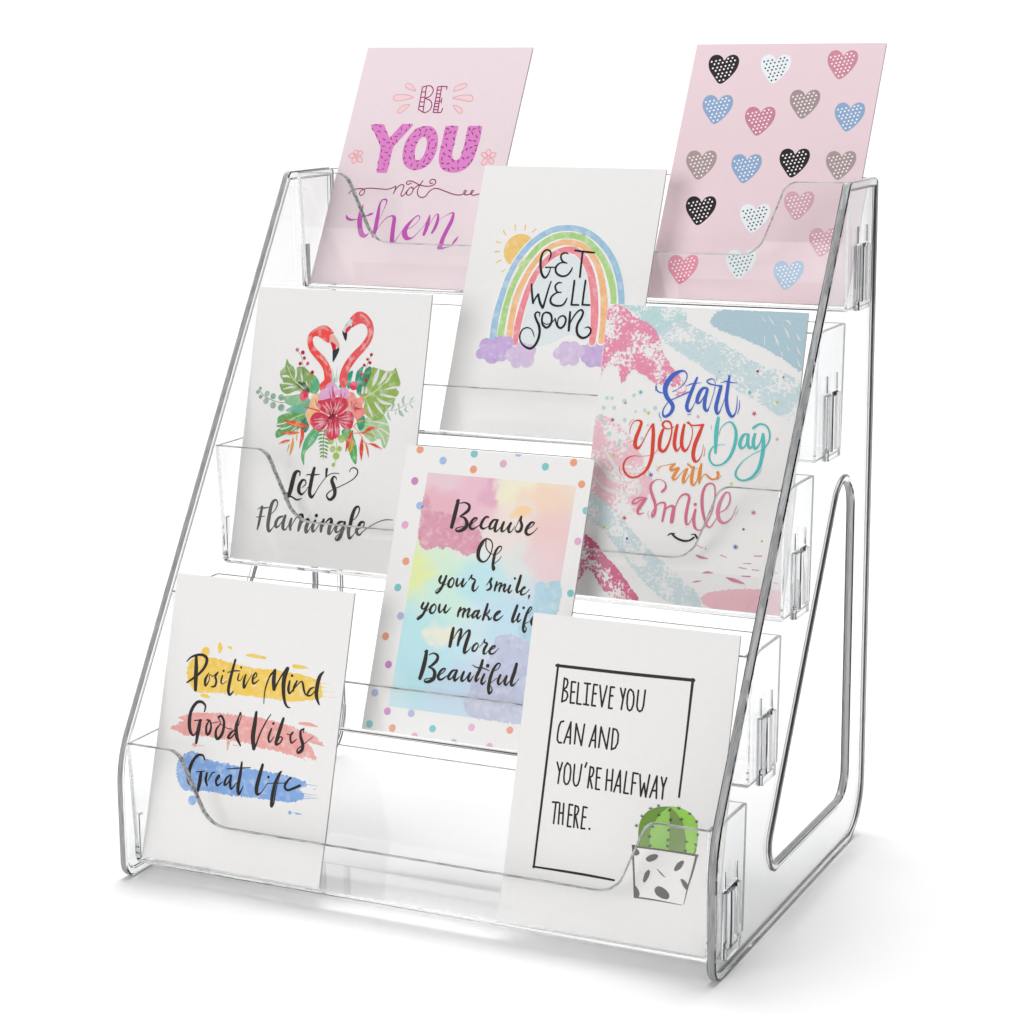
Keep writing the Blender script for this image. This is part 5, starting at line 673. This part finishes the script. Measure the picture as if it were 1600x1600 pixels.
  ('lettering','363130','ink', 1, 'narrow capitals CAN AND', 0, ['l2192,9675,94 2053,9625,94 1983,9404,94 1958,9030,94 1976,8768,94 2068,8648,94 2201,8659,94','l2571,9680,94 2329,8665,94','l2571,9680,94 2648,8669,93','l2435,8959,94 2637,8969,93','l2877,8699,93 2851,9636,94 3230,8665,93 3271,9662,93','l3848,9682,93 3635,8665,93','l3848,9682,93 3941,8663,93','l3740,8968,93 3912,8974,93','l4123,8686,93 4125,9638,93 4528,8665,92 4562,9641,93','l4746,9638,93 4769,8670,92','l4746,9638,93 4922,9607,93 5032,9422,92 5046,9005,92 4947,8756,92 4769,8670,92'], []),
  ('lettering','363130','ink', 1, "narrow capitals YOU'RE HALFWAY", 0, ['l2107,7718,93 2283,7278,93 2368,7726,93','l2283,7278,93 2267,6750,93','l2625,7760,93 2784,7660,93 2847,7406,93 2846,6985,93 2767,6791,93 2674,6752,93 2573,6854,93 2528,7100,93 2526,7547,93 2625,7760,93','l3007,7731,93 3017,7218,93 3035,6958,93 3118,6771,93 3196,6745,93 3284,6824,93 3335,7051,93 3365,7779,93','l3605,7889,93 3551,7683,93','l3816,7733,93 3802,6748,92','l3816,7733,93 3964,7701,93 4009,7534,93 3957,7318,92 3809,7219,93','l3854,7226,93 4021,6752,92','l4162,7727,92 4206,6740,92 4389,6744,92','l4162,7727,92 4365,7717,92','l4180,7285,92 4352,7287,92','l4681,7717,92 4719,6768,92','l4962,7755,92 4994,6764,92','l4705,7225,92 4972,7240,92','l5334,7752,92 5133,6746,92','l5334,7752,92 5452,6753,92','l5209,7043,92 5425,7046,92','l5649,7742,92 5634,6752,92 5850,6751,91','l5991,7735,92 6004,6746,91','l5991,7735,92 6237,7721,91','l5993,7278,92 6163,7281,91','l6336,7703,91 6488,6724,91 6592,7333,91 6738,6717,91 6812,7741,91','l7179,7738,91 6939,6734,91','l7179,7738,91 7266,6727,91','l7039,7058,91 7236,7058,91','l7407,7717,91 7549,7256,91 7659,7725,91','l7549,7256,91 7557,6741,91'], []),
  ('lettering','363130','ink', 1, 'narrow capitals THERE', 0, ['l2099,5840,93 2416,5863,93','l2273,5849,93 2273,4865,93','l2478,5835,93 2521,4874,93','l2679,5852,93 2735,4878,93','l2492,5392,93 2700,5395,93','l2969,5850,93 2991,4826,92 3164,4829,92','l2969,5850,93 3144,5843,93','l2993,5373,93 3149,5374,92','l3278,5831,92 3320,4831,92','l3278,5831,92 3421,5798,92 3474,5659,92 3424,5470,92 3308,5350,92','l3353,5356,92 3527,4834,92','l3693,5836,92 3700,4827,92 3883,4838,92','l3693,5836,92 3878,5825,92','l3697,5368,92 3870,5371,92','c4120,4866,59'], []),
  ('cactus','71973E','ink', 1, 'round green striped cactus in a spotted pot', 0, ['b6714,4408 6597,4820 6564,5246 6615,5617 6870,6034 7307,6303 7938,6443 8512,6450 9036,6259 9362,5921 9500,5432 9503,4909 9379,4466 8187,4440'], [('rib','97CC60','ink', 2, '', 0, ['p7947,6431 7551,6079 7348,5687 7184,5267 7176,4903 7244,4452 8186,4450 8164,4913 8091,5561 8016,6045'], []), ('rib','9AD456','ink', 2, '', 0, ['p7975,6435 8224,6456 8513,6444 8808,6369 9037,6253 9216,6097 9364,5905 9466,5657 9500,5399 9495,4973 9377,4482 9004,4484 8943,5156 8847,5470 8702,5779 8325,6220'], []), ('rib','7C9A54','ink', 2, '', 0, ['p7954,6432 8326,6213 8703,5772 8858,5439 8938,5139 8995,4492 8171,4455 8171,4914 8105,5563 8031,6047'], []), ('spines','43385A','ink', 6, '', 1, ['s6556,5821,14 6662,5816,31 6768,5811,10','s6622,5906,14 6662,5816,31 6703,5725,10','s6732,5868,14 6662,5816,31 6593,5763,10','s6929,6227,14 7044,6233,31 7159,6239,10','s7002,6310,14 7044,6233,31 7086,6156,10','s7136,6282,14 7044,6233,31 6953,6184,10','s7327,6431,14 7421,6398,31 7516,6365,10','s7397,6478,14 7421,6398,31 7446,6319,10','s7510,6470,14 7421,6398,31 7333,6326,10','s7385,5999,14 7492,5978,31 7599,5957,10','s7471,6054,14 7492,5978,31 7512,5902,10','s7578,6040,14 7492,5978,31 7406,5916,10','s7890,6278,14 7978,6270,31 8065,6263,10','s7962,6364,14 7978,6270,31 7993,6177,10','s8070,6339,14 7978,6270,31 7886,6201,10','s8313,6465,14 8425,6431,31 8536,6397,10','s8380,6527,14 8425,6431,31 8469,6335,10','s8508,6512,14 8425,6431,31 8341,6350,10','s8904,6284,14 8983,6252,31 9062,6220,10','s8939,6325,14 8983,6252,31 9028,6179,10','s9070,6300,14 8983,6252,31 8896,6204,10','s9269,5960,14 9360,5937,31 9452,5914,10','s9329,6021,14 9360,5937,31 9392,5853,10','s9433,6013,14 9360,5937,31 9288,5861,10','s8497,5964,14 8611,5937,31 8725,5910,10','s8584,6042,14 8611,5937,31 8638,5832,10','s8710,6000,14 8611,5937,31 8511,5873,10','s7999,5864,14 8085,5840,31 8171,5816,10','s8068,5950,14 8085,5840,31 8102,5730,10','s8175,5895,14 8085,5840,31 7995,5784,10','s9414,5410,14 9499,5383,30 9584,5356,10','s9480,5478,14 9499,5383,30 9518,5287,10','s9555,5447,14 9499,5383,30 9443,5319,10','s9358,4960,14 9466,4920,30 9574,4880,10','s9410,5007,14 9466,4920,30 9523,4834,10','s9530,4982,14 9466,4920,30 9403,4859,10','s8884,4994,14 8996,4983,30 9108,4973,10','s8983,5060,14 8996,4983,30 9009,4907,10','s9061,5035,14 8996,4983,30 8931,4931,10','s8000,4962,14 8090,4935,31 8179,4909,10','s8072,5045,14 8090,4935,31 8107,4826,10','s8177,5014,14 8090,4935,31 8002,4857,10','s7982,5400,14 8069,5393,31 8156,5386,10','s8045,5469,14 8069,5393,31 8092,5317,10','s8131,5468,14 8069,5393,31 8006,5318,10','s8021,4679,14 8106,4659,31 8191,4638,10','s8045,4745,14 8106,4659,31 8167,4572,10','s8185,4745,14 8106,4659,31 8027,4572,10','s8903,4607,14 8993,4574,30 9082,4541,10','s8957,4660,14 8993,4574,30 9028,4487,10','s9074,4638,14 8993,4574,30 8911,4510,10','s7082,4992,14 7185,4971,31 7289,4949,10','s7174,5065,14 7185,4971,31 7197,4877,10','s7262,5048,14 7185,4971,31 7108,4894,10','s7162,4558,14 7256,4552,31 7351,4546,10','s7248,4647,14 7256,4552,31 7264,4458,10','s7321,4608,14 7256,4552,31 7191,4497,10','s7169,5444,14 7272,5428,31 7375,5413,10','s7215,5510,14 7272,5428,31 7329,5347,10','s7341,5481,14 7272,5428,31 7203,5376,10','s6352,5371,14 6450,5345,31 6548,5319,10','s6424,5431,14 6450,5345,31 6475,5260,10','s6540,5411,14 6450,5345,31 6360,5280,10'], [])]),
  ('pot','F4F2F0','ink', 3, '', 0, ['p6368,4424 9610,4467 9186,2126 6754,2114'], [('outline','5E5553','ink', 4, '', 0, ['s6363,4404,89 8007,4447,82 9605,4447,101','s6390,4394,110 6572,3366,96 6775,2117,102','s6754,2114,68 7758,2136,68 9099,2113,27','s9552,4420,121 9429,3626,94 9297,2955,67 9200,2161,34'], []), ('spots','5E5553','ink', 5, '', 1, ['b7099,3937 7291,4130 7568,4219 7704,4141 7567,3940 7259,3813','b8535,3656 8674,3971 8906,4120 8986,4050 8877,3772 8650,3592','b7084,2917 7146,3287 7304,3458 7389,3356 7320,3051 7183,2850','b7667,3577 7879,3461 8177,3227 7969,3311','b7698,2617 7856,2787 8186,2723 8446,2501 8419,2285 8137,2259 7796,2403','b8905,3255 9045,3275 9282,3083 9278,2822 9084,2956','b6416,4332 6616,4328 6761,4184 6724,4047 6482,4012','b6706,2631 6881,2526 6999,2315 6964,2162 6776,2134'], [])]),
 ],
]

# ------------------------------------------------------------------ printing: flat ink shapes lying on each card's face
from mathutils.geometry import tessellate_polygon
PAPER = (0.80, 0.79, 0.775)
LIFT = 2e-5      # thickness between ink layers
INKS = {}


def ink(hexcol, style):
    key = (hexcol, style)
    if key in INKS:
        return INKS[key]
    c = tuple(v * 0.93 for v in srgb(hexcol)[:3])
    m, nt, p = new_mat('print_%s_%s' % (style, hexcol.lower()))
    N, L = nt.nodes, nt.links
    tc = N.new('ShaderNodeTexCoord')
    p.inputs['Roughness'].default_value = 0.5
    p.inputs['Specular IOR Level'].default_value = 0.15

    def noise(scale, detail=3, rough=0.55):
        n = N.new('ShaderNodeTexNoise')
        n.inputs['Scale'].default_value = scale
        n.inputs['Detail'].default_value = detail
        n.inputs['Roughness'].default_value = rough
        L.new(tc.outputs['Object'], n.inputs['Vector'])
        return n

    def mix(a, b, fac, lo, hi):
        r = N.new('ShaderNodeMapRange')
        r.inputs['From Min'].default_value = lo
        r.inputs['From Max'].default_value = hi
        L.new(fac, r.inputs['Value'])
        x = N.new('ShaderNodeMix')
        x.data_type = 'RGBA'
        for s, v in (('A', a), ('B', b)):
            if isinstance(v, tuple):
                x.inputs[s].default_value = v + (1,)
            else:
                L.new(v, x.inputs[s])
        L.new(r.outputs['Result'], x.inputs['Factor'])
        return x.outputs['Result']

    if max(c) < 0.1:
        c = tuple(v * 0.6 for v in c)
    dark = tuple(v * 0.94 for v in c)
    if style == 'ink':
        out = mix(dark, c, noise(900).outputs['Fac'], 0.35, 0.6)
    elif style == 'wash':
        deep = tuple(v ** 1.1 * 0.95 for v in c)
        pale = tuple(v + (q - v) * 0.30 for v, q in zip(c, PAPER))
        a = mix(deep, c, noise(170, 4, 0.6).outputs['Fac'], 0.34, 0.52)
        out = mix(a, pale, noise(230, 2).outputs['Fac'], 0.50, 0.68)
    else:   # dry brush: the paper shows through in flecks
        a = mix(dark, c, noise(300).outputs['Fac'], 0.35, 0.6)
        big = noise(70, 3)
        fine = noise(620, 4, 0.7)
        ad = N.new('ShaderNodeMath')
        ad.operation = 'MULTIPLY_ADD'
        L.new(big.outputs['Fac'], ad.inputs[0])
        ad.inputs[1].default_value = 1.1
        L.new(fine.outputs['Fac'], ad.inputs[2])
        out = mix(a, PAPER, ad.outputs[0], 1.08, 1.12)
    L.new(out, p.inputs['Base Color'])
    INKS[key] = m
    return m


def watercolour_panel():
    """soft pools of pigment bleeding into each other"""
    m, nt, p = new_mat('print_watercolour_panel')
    N, L = nt.nodes, nt.links
    tc = N.new('ShaderNodeTexCoord')
    nz = N.new('ShaderNodeTexNoise')
    nz.inputs['Scale'].default_value = 60
    nz.inputs['Detail'].default_value = 5
    L.new(tc.outputs['Object'], nz.inputs['Vector'])
    w = N.new('ShaderNodeVectorMath')
    w.operation = 'MULTIPLY_ADD'
    L.new(nz.outputs['Color'], w.inputs[0])
    w.inputs[1].default_value = (0.03, 0.03, 0)
    L.new(tc.outputs['Object'], w.inputs[2])
    sub = N.new('ShaderNodeVectorMath')
    sub.operation = 'SUBTRACT'
    L.new(w.outputs[0], sub.inputs[0])
    sub.inputs[1].default_value = (0.015, 0.015, 0)
    col = None
    pools = [(0.055, 0.07, 0.12, 'DCE3E1'), (0.03, 0.128, 0.034, 'E0C0CA'), (0.045, 0.118, 0.020, 'E2B4C4'), (0.022, 0.112, 0.016, 'E0AAB8'), (0.072, 0.125, 0.022, 'E9E2C6'),
             (0.085, 0.118, 0.020, 'EBCDB6'), (0.065, 0.105, 0.018, 'E6D6D0'), (0.092, 0.100, 0.024, 'E6C2C2'), (0.088, 0.082, 0.022, 'E4CACC'), (0.070, 0.085, 0.016, 'D6DDDA'),
             (0.026, 0.088, 0.020, 'D2E5C8'), (0.014, 0.076, 0.016, 'DDE69C'), (0.040, 0.078, 0.018, 'C4E3D0'), (0.055, 0.080, 0.016, 'B6DDE4'), (0.075, 0.062, 0.022, 'B8D8E6'),
             (0.030, 0.062, 0.020, 'C6E3D6'), (0.022, 0.045, 0.026, 'AFDBE0'), (0.048, 0.052, 0.016, 'C2DEE4'), (0.045, 0.035, 0.018, 'BBDCE6'), (0.028, 0.024, 0.022, 'B0DAE2'),
             (0.050, 0.018, 0.020, 'BCD4E6'), (0.036, 0.052, 0.008, 'E6E2CE'), (0.075, 0.030, 0.024, 'C6CCE2'), (0.052, 0.126, 0.006, 'D9A4BC'), (0.068, 0.112, 0.004, 'F0C894')]
    for x, y, r, h in pools:
        d = N.new('ShaderNodeVectorMath')
        d.operation = 'DISTANCE'
        L.new(sub.outputs[0], d.inputs[0])
        d.inputs[1].default_value = (x, y, 0)
        mr = N.new('ShaderNodeMapRange')
        mr.interpolation_type = 'SMOOTHSTEP'
        mr.inputs['From Min'].default_value = r * 0.45
        mr.inputs['From Max'].default_value = r * 1.15
        mr.inputs['To Min'].default_value = 0.92
        mr.inputs['To Max'].default_value = 0
        L.new(d.outputs['Value'], mr.inputs['Value'])
        x_ = N.new('ShaderNodeMix')
        x_.data_type = 'RGBA'
        if col is None:
            x_.inputs['A'].default_value = srgb('DDE2E2')
        else:
            L.new(col, x_.inputs['A'])
        x_.inputs['B'].default_value = srgb(h)
        L.new(mr.outputs['Result'], x_.inputs['Factor'])
        col = x_.outputs['Result']
    L.new(col, p.inputs['Base Color'])
    p.inputs['Roughness'].default_value = 0.5
    return m


def nums(t):
    return [tuple(float(v) * 1e-5 for v in q.split(',')) for q in t.split()]


def catmull(pts, closed=False, step=0.0006):
    n = len(pts)
    if n < 3 and not closed:
        return list(pts)
    out = []
    rng = n if closed else n - 1
    for i in range(rng):
        p1, p2 = pts[i], pts[(i + 1) % n]
        p0 = pts[i - 1] if (closed or i > 0) else p1
        p3 = pts[(i + 2) % n] if (closed or i + 2 < n) else p2
        d = math.hypot(p2[0] - p1[0], p2[1] - p1[1])
        k = max(2, min(9, int(d / step)))
        for j in range(k):
            t = j / k
            out.append(tuple(0.5 * (2 * b + (c - a) * t + (2 * a - 5 * b + 4 * c - d_) * t * t + (3 * b - a - 3 * c + d_) * t ** 3)
                             for a, b, c, d_ in zip(p0, p1, p2, p3)))
    if not closed:
        out.append(tuple(pts[-1]))
    return out


def clip_card(poly):
    """keep ink on the card (Sutherland-Hodgman against the card's rectangle)"""
    e = 0.0002
    for ax, lim, sgn in ((0, e, 1), (0, CW - e, -1), (1, e, 1), (1, CH - e, -1)):
        res = []
        for i in range(len(poly)):
            a, b = poly[i - 1], poly[i]
            da, db = (a[ax] - lim) * sgn, (b[ax] - lim) * sgn
            if (da >= 0) != (db >= 0):
                t = da / (da - db)
                res.append((a[0] + (b[0] - a[0]) * t, a[1] + (b[1] - a[1]) * t))
            if db >= 0:
                res.append(b)
        poly = res
        if not poly:
            return poly
    return poly


def roughen(poly, rnd, amp=0.0005):
    out = []
    n = len(poly)
    for i in range(n):
        a, b = poly[i], poly[(i + 1) % n]
        dx, dy = b[0] - a[0], b[1] - a[1]
        d = math.hypot(dx, dy)
        k = max(1, int(d / 0.0005))
        for j in range(k):
            t = j / k
            q = rnd.gauss(0, amp * 0.6)
            out.append((a[0] + dx * t - dy / max(d, 1e-6) * q, a[1] + dy * t + dx / max(d, 1e-6) * q))
    return out


def build_shapes(shapes, z0, seed):
    V, Fc = [], []
    rnd = random.Random(seed)
    z = z0

    def strip(pts, zz):
        n = len(pts)
        arc = 0
        for i, (x, y, w) in enumerate(pts):
            a, b = pts[max(0, i - 1)], pts[min(n - 1, i + 1)]
            dx, dy = b[0] - a[0], b[1] - a[1]
            d = math.hypot(dx, dy) or 1e-9
            nx, ny = -dy / d * w / 2, dx / d * w / 2
            if i:
                arc += math.hypot(x - pts[i - 1][0], y - pts[i - 1][1])
            V.append((x + nx, y + ny, zz + arc * 4e-4))
            V.append((x - nx, y - ny, zz + arc * 4e-4))
            if i:
                q = len(V)
                Fc.append((q - 4, q - 3, q - 1, q - 2))
        for end in (0, 1):       # rounded ends
            p, s = (pts[0], pts[1]) if end == 0 else (pts[-1], pts[-2])
            dx, dy = p[0] - s[0], p[1] - s[1]
            d = math.hypot(dx, dy) or 1e-9
            ux, uy = dx / d, dy / d
            r = p[2] / 2
            b0 = len(V)
            zc = zz + (arc * 4e-4 if end else 0)
            for k in range(7):
                th = -math.pi / 2 + math.pi * k / 6
                V.append((p[0] + r * (ux * math.cos(th) - uy * math.sin(th)), p[1] + r * (uy * math.cos(th) + ux * math.sin(th)), zc))
            Fc.append(tuple(range(b0, b0 + 7)))

    for s in shapes:
        k, body = s[0], s[1:]
        if k == 's':
            pts = catmull(nums(body))
            pts = [(x, y, max(w, 6e-5)) for x, y, w in pts if 0 < x < CW and 0 < y < CH]
            if len(pts) > 1:
                strip(pts, z)
            z += 2e-6
        elif k == 'l':
            pts = nums(body)
            run = [pts[0]]
            for i in range(1, len(pts)):
                run.append(pts[i])
                if i + 1 < len(pts):
                    a, b, c = pts[i - 1], pts[i], pts[i + 1]
                    turn = abs((math.atan2(c[1] - b[1], c[0] - b[0]) - math.atan2(b[1] - a[1], b[0] - a[0]) + math.pi) % (2 * math.pi) - math.pi)
                    if turn > 0.9:      # a sharp corner starts a new stroke
                        strip(run, z)
                        z += 1e-6
                        run = [b]
            strip(run, z)
            z += 2e-6
        elif k == 'c':
            for x, y, r in nums(body):
                m = 10 if r < 0.0008 else 28
                poly = clip_card([(x + r * math.cos(2 * math.pi * j / m), y + r * math.sin(2 * math.pi * j / m)) for j in range(m)])
                if len(poly) > 2:
                    b0 = len(V)
                    V.extend((a, b, z) for a, b in poly)
                    Fc.append(tuple(range(b0, b0 + len(poly))))
            z += 2e-6
        else:
            loops = []
            for t in body.split('|'):
                p = nums(t)
                if k in 'br':
                    p = catmull(p, closed=True, step=0.0009)
                if k == 'r':
                    p = roughen(p, rnd)
                loops.append(p)
            if any(not (0 < a[0] < CW and 0 < a[1] < CH) for a in loops[0]):
                loops[0] = clip_card(loops[0])
            if len(loops[0]) < 3:
                continue
            b0 = len(V)
            flat = [q for l in loops for q in l]
            V.extend((a, b, z) for a, b in flat)
            for tri in tessellate_polygon([[Vector((a, b, 0)) for a, b in l] for l in loops]):
                Fc.append(tuple(b0 + i for i in tri))
            z += 2e-6
    # all faces look outwards
    out = []
    for f in Fc:
        ar = sum(V[f[i - 1]][0] * V[f[i]][1] - V[f[i]][0] * V[f[i - 1]][1] for i in range(len(f)))
        if abs(ar) < 1e-13:
            continue
        out.append(f if ar > 0 else f[::-1])
    return V, out


M_WC = watercolour_panel()


def build_part(spec, parent, seed):
    name, col, style, lift, label, stuff, shapes, subs = spec
    V, Fc = build_shapes(shapes, lift * LIFT, seed)
    me = bpy.data.meshes.new(name)
    me.from_pydata(V, [], Fc)
    me.update()
    o = link_obj(name, me, M_WC if style == 'panel' else ink(col, style), parent)
    if label:
        o['label'] = label
    if stuff:
        o['kind'] = 'stuff'
    for i, s in enumerate(subs):
        build_part(s, o, seed * 7 + i + 1)
    return o


for ci, parts in enumerate(PRINTS):
    for pi, spec in enumerate(parts):
        build_part(spec, cards[ci], ci * 100 + pi + 1)
